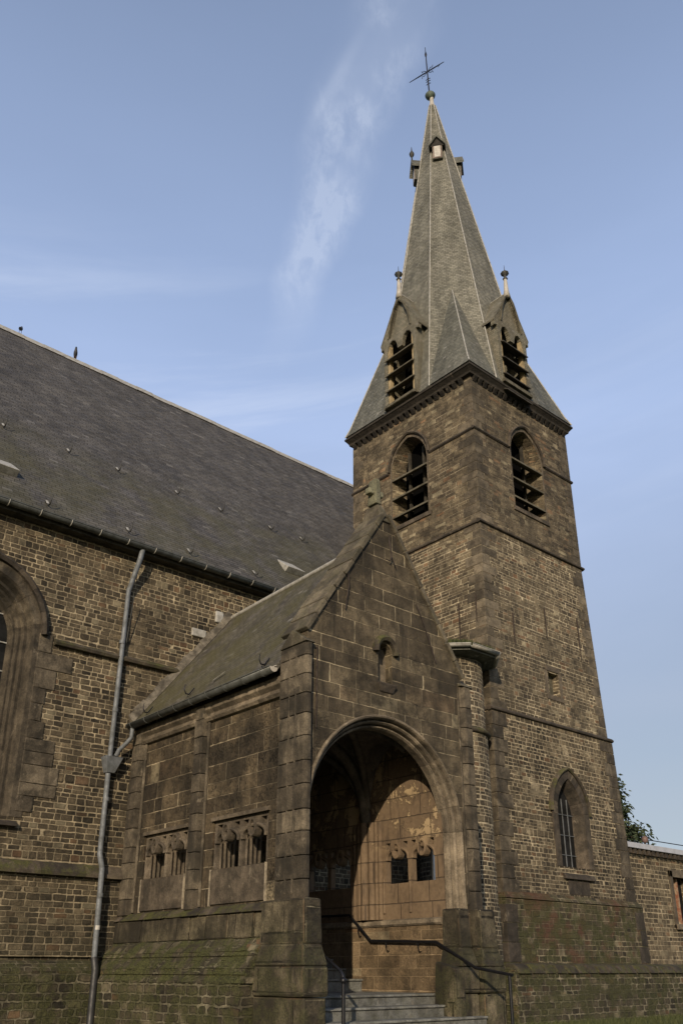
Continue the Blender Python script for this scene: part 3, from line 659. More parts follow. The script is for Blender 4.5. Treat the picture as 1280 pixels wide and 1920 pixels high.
while x < 27.5:
    L = random.uniform(.3, .6); j = random.uniform(-.02, .02)
    cs.hull8([(x, 12.99 + j, -.06), (x + L - .02, 12.99 + j, -.06), (x + L - .02, 13.4, -.06), (x, 13.4, -.06)], [(x + .02, 13.12 + j, .12 + j), (x + L - .04, 13.12 + j, .12 + j), (x + L - .04, 13.4, .17), (x + .02, 13.4, .17)]); x += L
cs.build('plinth_coping', 'mossplinth', tower, bevel=.035)

def quoins(secs, cx, cy, name, mat, parent, hh=(.26, .34), Ls=(.34, .62), proud=.012, zr=None):
    """alternating corner blocks; cx/cy = 0 low side, 1 high side of the section"""
    mb = MB()
    for ((b, t, z0, z1)) in secs:
        z = z0 + .02; i = 0
        while z < z1 - .12:
            h = min(random.uniform(*hh), z1 - .02 - z); la, lb = (Ls[0], Ls[1]) if i % 2 else (Ls[1], Ls[0])
            la *= random.uniform(.85, 1.15); lb *= random.uniform(.85, 1.15)
            def cor(zz):
                f = (zz - z0) / (z1 - z0); return (b[cx] + (t[cx] - b[cx]) * f, b[2 + cy] + (t[2 + cy] - b[2 + cy]) * f)
            def ring(zz):
                x, y = cor(zz); sx = 1 if cx == 0 else -1; sy = 1 if cy == 0 else -1
                X0, Y0 = x - sx * proud, y - sy * proud
                return [(X0, Y0, zz), (X0 + sx * la, Y0, zz), (X0 + sx * la, Y0 + sy * .1, zz), (X0 + sx * .1, Y0 + sy * .1, zz), (X0 + sx * .1, Y0 + sy * lb, zz), (X0, Y0 + sy * lb, zz)]
            mb.hull8(ring(z + .006), ring(z + h - .006)); z += h; i += 1
    return mb.build(name, mat, parent, bevel=.012)
quoins([T1], 0, 0, 'quoins', 'quoin', tower, hh=(.30, .38), Ls=(.40, .62), proud=.02)
quoins([T2, T3], 0, 0, 'quoins', 'quoin_up', tower, hh=(.24, .32), Ls=(.34, .58), proud=.008)
quoins([T1], 1, 0, 'quoins', 'quoin', tower, hh=(.3, .4), Ls=(.42, .6), proud=.015)
quoins([T2, T3], 1, 0, 'quoins', 'quoin_up', tower, hh=(.26, .34), Ls=(.34, .5), proud=.008)
quoins([T3], 0, 1, 'quoins', 'quoin_up', tower, hh=(.26, .34), Ls=(.34, .5), proud=.008)
q2 = ((16.75, 22.6, 13.37, 19), (16.77, 22.55, 13.39, 19), .15, 1.54)
quoins([q2], 0, 0, 'quoins', 'trim_dark', tower, hh=(.36, .46), Ls=(.34, .5), proud=.02)
quoins([q2], 1, 0, 'quoins', 'trim_dark', tower, hh=(.36, .46), Ls=(.34, .5), proud=.02)

def ring_string(x0, x1, y0, y1, z, prof, parent, name='string_course', mat='trim_dark', skipS=None, skipW=None):
    def run(mp, a, b):
        n = max(1, int((b - a) / .7)); path = [(a + (b - a) * i / n, z) for i in range(n + 1)]
        MB().sweep(mp, path, prof).build(name, mat, parent, bevel=.006)
    ex = max(p[1] for p in prof)
    S_ = [(x0 - ex, x1 + ex)] if not skipS else [(x0 - ex, skipS[0]), (skipS[1], x1 + ex)]
    for a, b in S_: run(S(y0), a, b)
    W_ = [(y0 + .003, y1 + ex)] if not skipW else [(y0 + .003, skipW[0]), (skipW[1], y1 + ex)]
    for a, b in W_: run(W(x0), a, b)
SP = [(.06, -.05), (.045, .03), (-.01, .085), (-.05, .075), (-.075, .02), (-.08, -.05)]
ring_string(16.93, 22.2, 13.54, 19.05, 6.13, SP, tower)
ring_string(17.24, 22.08, 13.75, 19.03, 11.64, SP, tower)
ring_string(17.27, 22.07, 13.76, 19.03, 14.76, [(.05, -.04), (.03, .03), (-.03, .06), (-.07, .02), (-.07, -.04)], tower, skipS=(18.84, 20.62), skipW=(15.55, 17.31))

def belfry(face, c, d, p0):
    """arched belfry opening: d = dict, p0 = plane"""
    mp = (S if face == 'S' else W)(p0); o = empty('belfry_window'); o.parent = church
    hood = point_arch(c, .80, d['zs'] + .05, d['zs'] + .05, 1.02, base=False)
    MB().sweep(mp, hood, [(.03, -.05), (.03, .05), (.07, .085), (.12, .05), (.12, -.05)], segs=segs_of(len(hood), 8), gap=.002).build('hood_mould', 'trim_dark', o)
    ring = point_arch(c, .765, 12.72, d['zs'], .985, n=14)
    MB().sweep(mp, ring, [(-.015, -.62), (.0, .006), (.055, .008), (.055, -.62)], segs=segs_of(len(ring), 18), gap=.003).build('arch_voussoirs', 'trim', o)
    MB().prism(mp, [(c - .76, 12.72), (c + .76, 12.72), (c + .76, 14.9), (c + .5, 15.4), (c, 15.72), (c - .5, 15.4), (c - .76, 14.9)], [], -.50, -.56).build('shade_backing', 'black', o)  # black sheet put in for the shade inside the belfry
    for z in (14.38, 13.70, 13.05):
        b = MB(); vs = []
        for (w_, zz) in ((.02, z), (.02, z + .06), (-.34, z + .26), (-.34, z + .20)):
            vs += [mp(c - .75, zz, w_), mp(c + .75, zz, w_)]
        b.add(vs, [(0, 1, 3, 2), (2, 3, 5, 4), (4, 5, 7, 6), (6, 7, 1, 0), (0, 2, 4, 6), (1, 7, 5, 3)])
        b.build('louvre', 'wood', o, bevel=.008)
    MB().prism(mp, [(c - .86, 12.58), (c + .86, 12.58), (c + .86, 12.72), (c - .86, 12.72)], [], .05, -.62).build('window_sill', 'trim_dark', o, bevel=.01)
    for a in (c - .35, c + .27): MB().prism(mp, [(a, 12.72), (a + .08, 12.72), (a + .08, 15.4), (a, 15.4)], [], -.34, -.42).build('louvre_post', 'wood_dark', o)
belfry('W', BW['c'], BW, 17.272); belfry('S', BS['c'], BS, 13.762)
# dark floor and beams inside the belfry
MB().box(17.8, 21.5, 14.3, 18.5, 12.2, 12.4).build('belfry_floor', 'dark', tower)
MB().box(19.2, 21.3, 15.9, 18.3, 12.4, 16.4).build('bell_frame', 'dark', tower)

# small window, putlog slits
MB().box(19.5, 20.14, 13.60, 13.70, 7.7, 7.86).box(19.42, 19.56, 13.605, 13.70, 7.0, 7.7).box(20.08, 20.22, 13.605, 13.7, 7.0, 7.7).box(19.45, 20.2, 13.58, 13.7, 6.86, 7.0).build('small_window_frame', 'trim', tower, bevel=.01)
MB().box(19.56, 20.08, 13.80, 13.83, 7.0, 7.68).build('window_board', 'wood', tower)
MB().box(19.6, 19.78, 13.74, 13.797, 7.42, 7.66).build('window_gap', 'dark', tower)
for (x, za, zb) in ((18.25, 8.13, 9.08), (19.77, 8.69, 9.63), (21.37, 8.35, 9.75)):
    f = (za - 6.14) / 5.48; y = 13.58 + .16 * f
    MB().box(x - .014, x + .014, y - .010, y + .02, za, zb).build('wall_anchor_bar', 'rust', tower)
for (y, za, zb) in ((14.55, 8.2, 9.3), (13.95, 8.6, 9.4)):
    f = (za - 6.14) / 5.48; x = 16.98 + .24 * f
    MB().box(x - .010, x + .02, y - .014, y + .014, za, zb).build('wall_anchor_bar', 'rust', tower)

# lancet in the tower's lower stage
ln = empty('lancet_window'); ln.parent = church
mpl = S(13.47)
ring = point_arch(19.79, .56, 2.42, 3.72, .96, n=12)
MB().sweep(mpl, ring, [(-.12, -.36), (-.12, -.27), (-.04, -.06), (.0, -.02), (.02, .03), (.24, .03), (.24, -.52)], segs=segs_of(len(ring), 16), gap=.003).build('splayed_surround', 'trim_dark', ln)
hd = point_arch(19.79, .80, 3.66, 3.78, 1.14, n=12, base=False)
MB().sweep(mpl, hd, [(.0, -.02), (.0, .07), (.04, .10), (.08, .06), (.09, -.02)], segs=segs_of(len(hd), 8), gap=.002).build('hood_mould', 'string_moss', ln)
MB().prism(mpl, point_arch(19.79, .46, 2.42, 3.68, .90), [], -.27, -.29).build('window_glass', 'glass', ln)
b = MB()
for z in (2.75, 3.25, 3.78): b.box(19.35, 20.23, 13.71, 13.736, z, z + .014)
for x in (19.56, 19.79, 20.02): b.box(x - .005, x + .005, 13.71, 13.736, 2.45, 4.2)
b.build('glazing_bars', 'zinc', ln)
MB().hull8([(19.2, 13.36, 2.12), (20.5, 13.36, 2.12), (20.5, 13.95, 2.12), (19.2, 13.95, 2.12)], [(19.2, 13.40, 2.24), (20.5, 13.40, 2.24), (20.5, 13.95, 2.50), (19.2, 13.95, 2.50)]).build('window_sill', 'trim_dark', ln, bevel=.02)
MB().box(19.38, 20.30, 13.44, 13.6, 1.75, 2.1).build('sill_block', 'trim_dark', ln, bevel=.02)

# cornice with corbels
cor = MB()
cx0, cx1, cy0, cy1 = 17.28, 22.07, 13.77, 19.03
cp = [(0, -.3), (0, .12), (.06, .14), (.10, .22), (.17, .27), (.22, .27), (.24, .20), (.34, -.05), (.34, -.3)]
def corner_ring(off, z):
    if off < 0: w_ = s_ = e_ = n_ = off
    else: w_, s_, e_, n_ = off * .95, off * .78, off * .5, off * .45
    return [(cx0 - w_, cy0 - s_, z), (cx1 + e_, cy0 - s_, z), (cx1 + e_, cy1 + n_, z), (cx0 - w_, cy1 + n_, z)]
zc = 16.60
prof = [(-.25, 0), (.13, 0), (.15, .06), (.17, .08), (.27, .16), (.30, .17), (.30, .24), (.10, .30), (-.2, .32)]
vs = []; fs = []
for (o_, z_) in prof: vs += corner_ring(o_, zc + z_)
for i in range(len(prof) - 1):
    for j in range(4): fs.append((i * 4 + j, i * 4 + (j + 1) % 4, (i + 1) * 4 + (j + 1) % 4, (i + 1) * 4 + j))
k_ = (len(prof) - 1) * 4; fs += [(k_, k_ + 1, k_ + 2, k_ + 3), (3, 2, 1, 0)]
cor.add(vs, fs); cornice = cor.build('cornice', 'cornice', church, bevel=.008)
c0 = MB(); c0.hull8([(-.07, -.02, -.17), (.07, -.02, -.17), (.07, .05, -.17), (-.07, .05, -.17)], [(-.075, -.13, -.04), (.075, -.13, -.04), (.075, .05, -.04), (-.075, .05, -.04)])
c0.hull8([(-.07, -.13, -.04), (.07, -.13, -.04), (.075, .05, -.04), (-.075, .05, -.04)], [(-.075, -.13, -.001), (.075, -.13, -.001), (.075, .05, -.001), (-.075, .05, -.001)])
cb = c0.build('corbel', 'cornice', cornice, bevel=.015); first = True
for k in range(20):
    for face in 'SW':
        if face == 'S': loc = (cx0 + .14 + (cx1 - cx0 - .28) * k / 19, cy0, zc); rot = 0
        else: loc = (cx0, cy0 + .34 + (cy1 - cy0 - .48) * k / 19, zc); rot = -math.pi / 2
        o = cb if first else cb.copy()
        if not first: COL.objects.link(o)
        first = False; o.location = loc; o.rotation_euler.z = rot

# ------------------------------------------------------------------ spire
ZB = 16.90; AX = Vector((19.54, 16.60, 33.5))
ex0, ex1, ey0, ey1 = 17.02, 22.20, 13.56, 19.14
OV = [(18.30, ey0 + .02), (20.45, ey0 + .02), (ex1 - .02, 15.1), (ex1 - .02, 17.5), (20.6, ey1 - .02), (18.4, ey1 - .02), (ex0 + .02, 17.28), (ex0 + .02, 15.22)]
TOPZ = 32.75; tt = (TOPZ - ZB) / (AX.z - ZB)
OT = [tuple(Vector((x, y, ZB)).lerp(AX, tt)) for x, y in OV]
sp = MB()
def facet(i, hole=None):
    a = Vector((*OV[i], ZB)); b = Vector((*OV[(i + 1) % 8], ZB)); c = Vector(OT[(i + 1) % 8]); d = Vector(OT[i])
    ux = (b - a).normalized(); nn_ = ux.cross(d - a).normalized(); uy = nn_.cross(ux)
    P2 = [((p - a).dot(ux), (p - a).dot(uy)) for p in (a, b, c, d)]
    mp = lambda u, v, w_: tuple(a + ux * u + uy * v + nn_ * w_)
    if not hole: sp.prism(mp, P2, [], 0, -.08); return
    (u0, v0), (_, v1), (u1, _v) = hole[0], hole[1], hole[2]
    def ed(v):                         # the facet's own edges at height v
        f = v / P2[3][1]; return P2[0][0] + (P2[3][0] - P2[0][0]) * f, P2[1][0] + (P2[2][0] - P2[1][0]) * f
    l0, r0 = ed(v0); l1, r1 = ed(v1)
    for q in ([P2[0], P2[1], (r0, v0), (l0, v0)], [(l0, v0), (u0, v0), (u0, v1), (l1, v1)], [(u1, v0), (r0, v0), (r1, v1), (u1, v1)], [(l1, v1), (r1, v1), P2[2], P2[3]]):
        sp.prism(mp, q, [], 0, -.08)
for i in range(8):
    if i == 0: facet(i, [(.42, .12), (.42, 2.5), (1.60, 2.5), (1.60, .12)])
    elif i == 6: facet(i, [(.28, .12), (.28, 2.75), (1.50, 2.75), (1.50, .12)])
    else: facet(i)
spire = sp.build('spire', 'slate_spire', church)
MB().box(ex0 + .12, ex1 - .12, ey0 + .12, ey1 - .12, 16.86, 16.95).build('spire_floor', 'dark', spire)
for i in range(8):
    p = Vector((*OV[i], ZB)); qd = Vector(OT[i]); outw = Vector((p.x - AX.x, p.y - AX.y, 0)).normalized() * .012
    m_ = MB(); n_ = 24
    for s_ in range(5 if i in (1, 6) else 0, n_):
        a = p.lerp(qd, s_ / n_) + outw; b = p.lerp(qd, (s_ + .985) / n_) + outw
        m_.tube([a, b], .024, 6)
    m_.build('hip_flashing', 'lead', spire)
# broaches
def broach(corner, L, R, apex, name='broach'):
    m_ = MB(); c = Vector(corner); L = Vector(L); R = Vector(R); A = Vector(apex)
    # slight bell-cast at the eaves
    k1 = c.lerp(A, .10) + Vector((0, 0, -.12)) * 1
    kL = L.lerp(A, .02); kR = R.lerp(A, .02)
    back = (L + R) / 2 + (A - c) * .1; back.z = c.z
    m_.add([c, L, R, A, k1], [(0, 4, 1), (0, 2, 4), (4, 3, 1), (4, 2, 3), (0, 1, 2), (1, 3, 2)])
    o = m_.build(name, 'slate_broach', spire)
    MB().tube([c, k1 + Vector((0, 0, .01)), A], [.025, .025, .02], 6).build('hip_flashing', 'lead', o)
    return o
Z0 = ZB + .02
apSW = (18.13, 14.96, 21.19)
broach((ex0, ey0, Z0), (ex0 + .01, 15.35, Z0), (18.5, ey0 + .01, Z0), apSW)
broach((ex0, ey1, Z0), (18.4, ey1 - .01, Z0), (ex0 + .01, 17.2, Z0), (18.15, 17.85, 21.2))
broach((ex1, ey0, Z0), (20.4, ey0 + .01, Z0), (ex1 - .01, 15.2, Z0), (20.75, 15.0, 21.2))
broach((ex1, ey1, Z0), (ex1 - .01, 17.4, Z0), (20.5, ey1 - .01, Z0), (20.9, 17.9, 21.2))
for (x, y, dx, dy) in ((17.45, ey0 + .06, .5, 0), (21.4, ey0 + .06, .55, 0), (ex0 + .06, 13.9, 0, .35), (ex0 + .05, 18.75, 0, .3)):
    MB().hull8([(x, y, Z0 + .03), (x + dx + .06 * (dy > 0), y + dy + .1 * (dx > 0), Z0 + .03), (x + dx + .14, y + dy + .14, Z0 + .16), (x + .12, y + .12, Z0 + .16)], [(x, y, Z0 + .07), (x + dx, y + dy, Z0 + .07), (x + dx + .12, y + dy + .1, Z0 + .2), (x + .1, y + .1, Z0 + .2)]).build('eaves_flashing', 'leadtop', spire)
# cap, ball and iron cross
tp = Vector(OT[0]).lerp(Vector(OT[4]), .5)
MB().lathe((tp.x, tp.y, TOPZ - .05), [(.16, 0), (.12, .12), (.085, .3), (.08, .62), (.06, .8)], 14).build('spire_cap', 'leadtop', spire)
bc = (19.50, 16.62, 33.42)
MB().lathe(bc, [(.03, -.22), (.10, -.18), (.19, -.08), (.215, .0), (.19, .05), (.10, .12), (.04, .2)], 18).build('spire_ball', 'copper', spire)
# iron cross: shaft then slanting arms
sc_ = empty('spire_cross'); sc_.parent = church
def SH(z): return Vector((19.48 - (z - 33.4) * .06, 16.64 - (z - 33.4) * .015, z))
MB().tube([SH(33.5), SH(34.4), SH(35.2), SH(36.15)], [.032, .028, .026, .012], 8).build('shaft', 'iron', sc_)
MB().lathe(SH(35.75), [(.01, -.22), (.045, -.08), (.05, 0), (.03, .1), (.008, .2)], 8).build('spear_tip', 'iron', sc_)
ca = SH(34.75); ad = Vector((.26, -1.0, 0)).normalized()
MB().tube([ca - ad * .86, ca - ad * .3, ca + ad * .3, ca + ad * .78], [.014, .026, .026, .014], 8).build('arm', 'iron', sc_)
orn = MB()
for s1 in (-1, 1):
    for s2 in (-1, 1):
        c = ca + ad * .16 * s1 + Vector((0, 0, .16 * s2)); orn.tube([ca + ad * .05 * s1 + Vector((0, 0, .05 * s2)), c, c + ad * .08 * s1 + Vector((0, 0, -.05 * s2)), c + ad * .10 * s1 + Vector((0, 0, .06 * s2))], .014, 6)
for z in (34.05, 34.2, 34.32):
    p = SH(z); orn.tube([p - ad * .10, p + Vector((0, 0, .05)), p + ad * .10], .016, 6)
orn.tube([ca + ad * .45, ca + ad * .5 + Vector((0, 0, -.1)), ca + ad * .58 + Vector((0, 0, -.02))], .01, 5)
orn.build('scroll_ornament', 'iron', sc_)

# ---------------- big louvred dormers
def dormer(face, c, p0, z0, zap, hb=.74, zb=16.92, ze=19.6, depth=1.2, om=.60):
    """face plane p0, centre c along it"""
    mp = (S if face == 'S' else W)(p0); o = empty('dormer'); o.parent = church
    hw = hb + .16
    # slated front: gable with deep pointed recess, legs beside the opening
    top = ze - .06; hw = hb + .13
    front = [(c - hb, zb), (c - om, zb), (c - om, top - .38), (c - om * .92, top - .12), (c - om * .62, top + .05), (c - om * .30, top - .02), (c - om * .16, top - .22), (c, top - .42), (c + om * .16, top - .22), (c + om * .30, top - .02), (c + om * .62, top + .05), (c + om * .92, top - .12), (c + om, top - .38), (c + om, zb), (c + hb, zb), (c + hb, ze - .02), (c + hw, ze - .28), (c + hw, ze + .0), (c, zap), (c - hw, ze + .0), (c - hw, ze - .28), (c - hb, ze - .02)]
    rec = point_arch(c, .36, ze + .32, ze + .36, 1.18 * (zap - ze) / 2.15, n=8)
    rec = [(c - .50, ze + .12), (c - .38, ze + .75), (c - .2, ze + 1.22), (c, ze + 1.45), (c + .2, ze + 1.22), (c + .38, ze + .75), (c + .50, ze + .12)]
    fm = MB()
    for q in (-1, 1):
        F = lambda pts: [(c + q * x, z) for x, z in pts]
        fm.prism(mp, F([(om, zb), (hb, zb), (hb, ze - .02), (om, ze - .02)]), [], .02, -.12)
        fm.prism(mp, F([(0, top - .40), (.10, top - .40), (.13, top - .20), (.20, top - .04), (.33, top + .04), (.46, top - .02), (.54, top - .16), (om, top - .36), (om, ze - .021), (om, ze + .10), (.50, ze + .12), (0, ze + .12)]), [], .02, -.12)
        fm.prism(mp, F([(om, ze - .021), (hb, ze - .021), (hb, ze - .16), (hw, ze - .2), (hw, ze), (0, zap), (0, ze + 1.45), (.2, ze + 1.22), (.38, ze + .75), (.50, ze + .12), (om, ze + .10)]), [], .02, -.12)
    fm.build('dormer_front', 'slate_dormer', o)
    MB().prism(mp, [(c - .56, ze + .02), (c + .56, ze + .02), (c, ze + 1.62)], [], -.08, -.11).build('recessed_gable', 'slate_dormer', o)
    MB().sweep(mp, rec, [(-.0, -.06), (-.0, .05), (.045, .06), (.05, -.06)]).build('gable_arch_moulding', 'wood', o)
    # cheeks
    for s_ in (-1, 1):
        ch = MB()
        a, b = c + s_ * hb, c + s_ * (hb - .07)
        vs = [mp(a, zb, -.12), mp(b, zb, -.12), mp(b, ze + .1, -.12), mp(a, ze, -.12), mp(a, zb, -.5), mp(b, zb, -.5), mp(b, ze + .1, -depth), mp(a, ze, -depth)]
        ch.add(vs, [(0, 1, 2, 3), (7, 6, 5, 4), (0, 4, 5, 1), (1, 5, 6, 2), (2, 6, 7, 3), (3, 7, 4, 0)])
        ch.build('dormer_cheek', 'slate_dormer', o)
    # roof slabs
    for s_ in (-1, 1):
        rf = MB()
        e = (c + s_ * (hw + .02), ze - .03); r = (c, zap + .02); dpt = depth + .15
        rf.add([mp(e[0], e[1], .03), mp(e[0], e[1] + .07, .03), mp(r[0], r[1] + .07, .03), mp(r[0], r[1] - .02, .03), mp(e[0], e[1], -dpt), mp(e[0], e[1] + .07, -dpt), mp(r[0], r[1] + .07, -dpt * 1.0), mp(r[0], r[1] - .02, -dpt * 1.0)],
               [(0, 1, 2, 3), (7, 6, 5, 4), (0, 4, 5, 1), (1, 5, 6, 2), (2, 6, 7, 3), (3, 7, 4, 0)])
        rf.build('dormer_roof', 'slate_dormer', o)
    MB().tube([mp(c, zap + .10, .03), mp(c, zap + .10, -1.0)], .03, 6).build('ridge_roll', 'lead', o)
    # finial
    f = Vector(mp(c, zap + .05, -.03))
    MB().lathe(f, [(.13, -.16), (.085, .12), (.06, .55), (.05, .62)], 10).build('finial_post', 'leadtop', o)
    MB().lathe(f + Vector((0, 0, .62)), [(.05, 0), (.09, .03), (.05, .06), (.05, .16), (.14, .24), (.14, .28), (.05, .36), (.012, .42), (.006, .62)], 8).build('finial', 'darkmetal', o)
    for z in (ze - .78, ze - 1.40, ze - 2.02, ze - 2.62):
        b = MB(); vs = []
        for (w_, zz) in ((.14, z - .05), (.14, z - .005), (-.30, z + .24), (-.30, z + .19)):
            vs += [mp(c - om - .03, zz, w_), mp(c + om + .03, zz, w_)]
        b.add(vs, [(0, 1, 3, 2), (2, 3, 5, 4), (4, 5, 7, 6), (6, 7, 1, 0), (0, 2, 4, 6), (1, 7, 5, 3)])
        b.build('louvre', 'wood' if face == 'W' else 'wood_dark', o, bevel=.006)
    for s_ in (-1, 1):
        fr = MB()
        fr.prism(mp, [(c + s_ * om, zb), (c + s_ * (om - .10), zb), (c + s_ * (om - .10), top), (c + s_ * om, top)], [], -.02, -.16)
        fr.build('frame_post', 'wood_pale', o)
    MB().prism(mp, [(c - om - .1, zb), (c + om + .1, zb), (c + om + .1, zb + .12), (c - om - .1, zb + .12)], [], .12, -.2).build('dormer_sill', 'wood', o)
    MB().prism(mp, [(c - om, zb + .1), (c + om, zb + .1), (c + om, top - .1), (c - om, top - .1)], [], -.85, -.88).build('shade_backing', 'black', o)  # black sheet in place of the shaded hollow behind the louvres
    return o
dormer('W', 16.40, 17.02, ZB, 21.30)
dormer('S', 19.31, 13.60, ZB, 20.78, ze=19.28)

# ---------------- small lucarnes high on the diagonal facets
def lucarne(i, z, finial=False):
    a = Vector((*OV[i], ZB)); b = Vector((*OV[(i + 1) % 8], ZB)); m_ = (a + b) / 2; t = (z - ZB) / (AX.z - ZB); p = m_.lerp(AX, t)
    out = Vector((b.y - a.y, -(b.x - a.x), 0)).normalized()
    if out.dot(Vector((p.x - AX.x, p.y - AX.y, 0))) < 0: out = -out
    sx = Vector((-out.y, out.x, 0)); o = empty('lucarne'); o.parent = church
    mp = lambda u, v, w_: tuple(p + sx * u * .8 + Vector((0, 0, v * .85)) + out * (w_ * .8 + .20))
    MB().prism(mp, [(-.24, -.45), (.24, -.45), (.24, .38), (-.24, .38)], [], -.03, -.6).build('lucarne_box', 'slate_broach', o)
    MB().prism(mp, [(-.15, -.36), (.15, -.36), (.15, .30), (-.15, .30)], [], .0, -.04).build('shutter', 'white', o)
    fr = MB().prism(mp, [(-.22, -.42), (.22, -.42), (.22, .36), (-.22, .36)], [[(-.16, -.37), (-.16, .31), (.16, .31), (.16, -.37)]], -.005, -.05); fr.build('shutter_frame', 'redframe', o)
    r = MB()
    for s_ in (-1, 1):
        r = MB(); r.add([mp(s_ * .40, .22, .14), mp(s_ * .40, .34, .14), mp(0, 1.0, .10), mp(0, .80, .10), mp(s_ * .40, .22, -.55), mp(s_ * .40, .34, -.55), mp(0, 1.0, -.75), mp(0, .80, -.75)],
              [(0, 1, 2, 3), (7, 6, 5, 4), (0, 4, 5, 1), (1, 5, 6, 2), (2, 6, 7, 3), (3, 7, 4, 0)])
        r.build('lucarne_roof', 'slate_broach', o)
    MB().prism(mp, [(-.34, .30), (.34, .30), (0, .86)], [], .0, -.05).build('gable_boarding', 'dark', o)
    if finial: MB().lathe(mp(0, .95, .05), [(.03, 0), (.03, .18), (.09, .28), (.1, .38), (.03, .52), (.008, .75)], 8).build('finial', 'darkmetal', o)
lucarne(7, 29.15); lucarne(5, 28.9, True); lucarne(1, 28.9); lucarne(3, 28.9)

# ------------------------------------------------------------------ stair turret
tx, ty, tr = 16.0, 14.1, .88
tu = MB(); nseg = 40
tu.lathe((tx, ty, 0), [(tr + .03, -1.6), (tr + .03, 1.3), (tr, 1.36), (tr, 5.28), (tr - .03, 5.34), (tr - .03, 7.12)], nseg)
turret = tu.build('stair_turret', 'turret', church)
MB().lathe((tx, ty, 5.31), [(tr, -.07), (tr + .06, -.05), (tr + .09, .0), (tr + .03, .06), (tr - .02, .07)], nseg).build('string_course', 'string_moss', turret)
MB().box(15.6, 17.0, 14.1, 15.4, -1.6, 7.0).build('turret_link_wall', 'nave', turret)
MB().lathe((tx, ty, 7.12), [(tr + .08, 0), (1.24, .06), (1.24, .14), (.5, .42), (.02, .62)], 8, smooth=False, a0=math.pi / 8).build('turret_roof', 'slate_broach', turret)
tg = MB()
for i in range(8):
    a0 = math.pi / 8 + i * math.pi / 4; a1 = a0 + math.pi / 4; am = (a0 + a1) / 2
    rr = 1.31
    gutter_mesh(tg, (tx + rr * math.cos(a0), ty + rr * math.sin(a0), 7.30), (tx + rr * math.cos(a1), ty + rr * math.sin(a1), 7.30), .075, (math.cos(am), math.sin(am), 0))
tg.build('turret_gutter', 'lead', turret)
def tufts(name, parent, spots, mat='tuft', s=.05):
    m_ = MB()
    for (x, y, z) in spots:
        for _ in range(5):
            a = random.uniform(0, 6.3); h = random.uniform(.6, 1.6) * s; w_ = s * .35; dx, dy = math.cos(a), math.sin(a)
            lx, ly = random.uniform(-1, 1) * s * .7, random.uniform(-1, 1) * s * .7
            m_.add([(x - dx * w_, y - dy * w_, z), (x + dx * w_, y + dy * w_, z), (x + lx, y + ly, z + h)], [(0, 1, 2)])
    return m_.build(name, mat, parent, fix=False)
sp_ = []
for _ in range(420):
    a = random.uniform(-2.6, -.6); r_ = random.uniform(.7, 1.22); sp_.append((tx + r_ * math.cos(a), ty + r_ * math.sin(a), 7.26 + (1.24 - r_) * .38))
o = tufts('turret_moss', turret, sp_, s=.11); o['kind'] = 'stuff'

# ------------------------------------------------------------------ porch
PX0, PX1, PY, PYB, PTH = 8.09, 11.66, 10.0, 15.26, .5
AC, AH, AZ, AR = 9.79, 1.52, 2.15, 1.53
gab = MB()
hole = round_arch(AC, AH - .02, -1.55, AZ, AR - .02, 28)
niche = round_arch(9.77, .16, 4.42, 4.95, .17, 10)
gab.prism(S(PY), [(PX0, -1.6), (AC - AH - .14, -1.6)] + [p for p in round_arch(AC, AH + .14, -1.6, AZ, AR + .14, 28)[1:-1]] + [(AC + AH + .14, -1.6), (PX1, -1.6), (PX1, 4.95), (9.86, 7.62), (PX0, 4.95)], [niche], 0, -PTH)
porch = gab.build('porch_gable', 'ashlar', church)
MB().prism(S(PY), round_arch(9.77, .17, 4.40, 4.95, .18, 10), [], -.16, -.2).build('niche_back', 'trim_warm', porch)
nh = round_arch(9.77, .18, 4.93, 4.96, .20, 12)
MB().sweep(S(PY), nh, [(0, -.02), (0, .07), (.05, .10), (.10, .06), (.11, -.02)], segs=segs_of(len(nh), 3), gap=.002).build('niche_hood', 'string_moss', porch)
MB().hull8([(9.63, 9.98, 4.25), (9.93, 9.98, 4.25), (9.93, 10.1, 4.25), (9.63, 10.1, 4.25)], [(9.58, 9.92, 4.40), (9.99, 9.92, 4.40), (9.99, 10.1, 4.42), (9.58, 10.1, 4.42)]).build('niche_bracket', 'trim_dark', porch, bevel=.02)
# arch moulding
ap = round_arch(AC, AH, -1.5, AZ, AR, 36)
mprof = [(-.02, -.30), (-.02, -.17), (.0, -.13), (.02, -.13), (.025, -.18), (.045, -.18), (.05, -.08), (.07, -.05), (.09, -.05), (.095, -.10), (.11, -.10), (.115, .0), (.13, .035), (.155, .045), (.172, .03), (.178, -.02), (.17, -.30)]
cut = [0, 1]; sg = [(0, 1)] + [(1 + int(36 * i / 13), 1 + int(36 * (i + 1) / 13)) for i in range(13)] + [(37, 38)]
MB().sweep(S(PY), ap, mprof, segs=sg, gap=.0025).build('arch_moulding', 'trim_warm', porch)
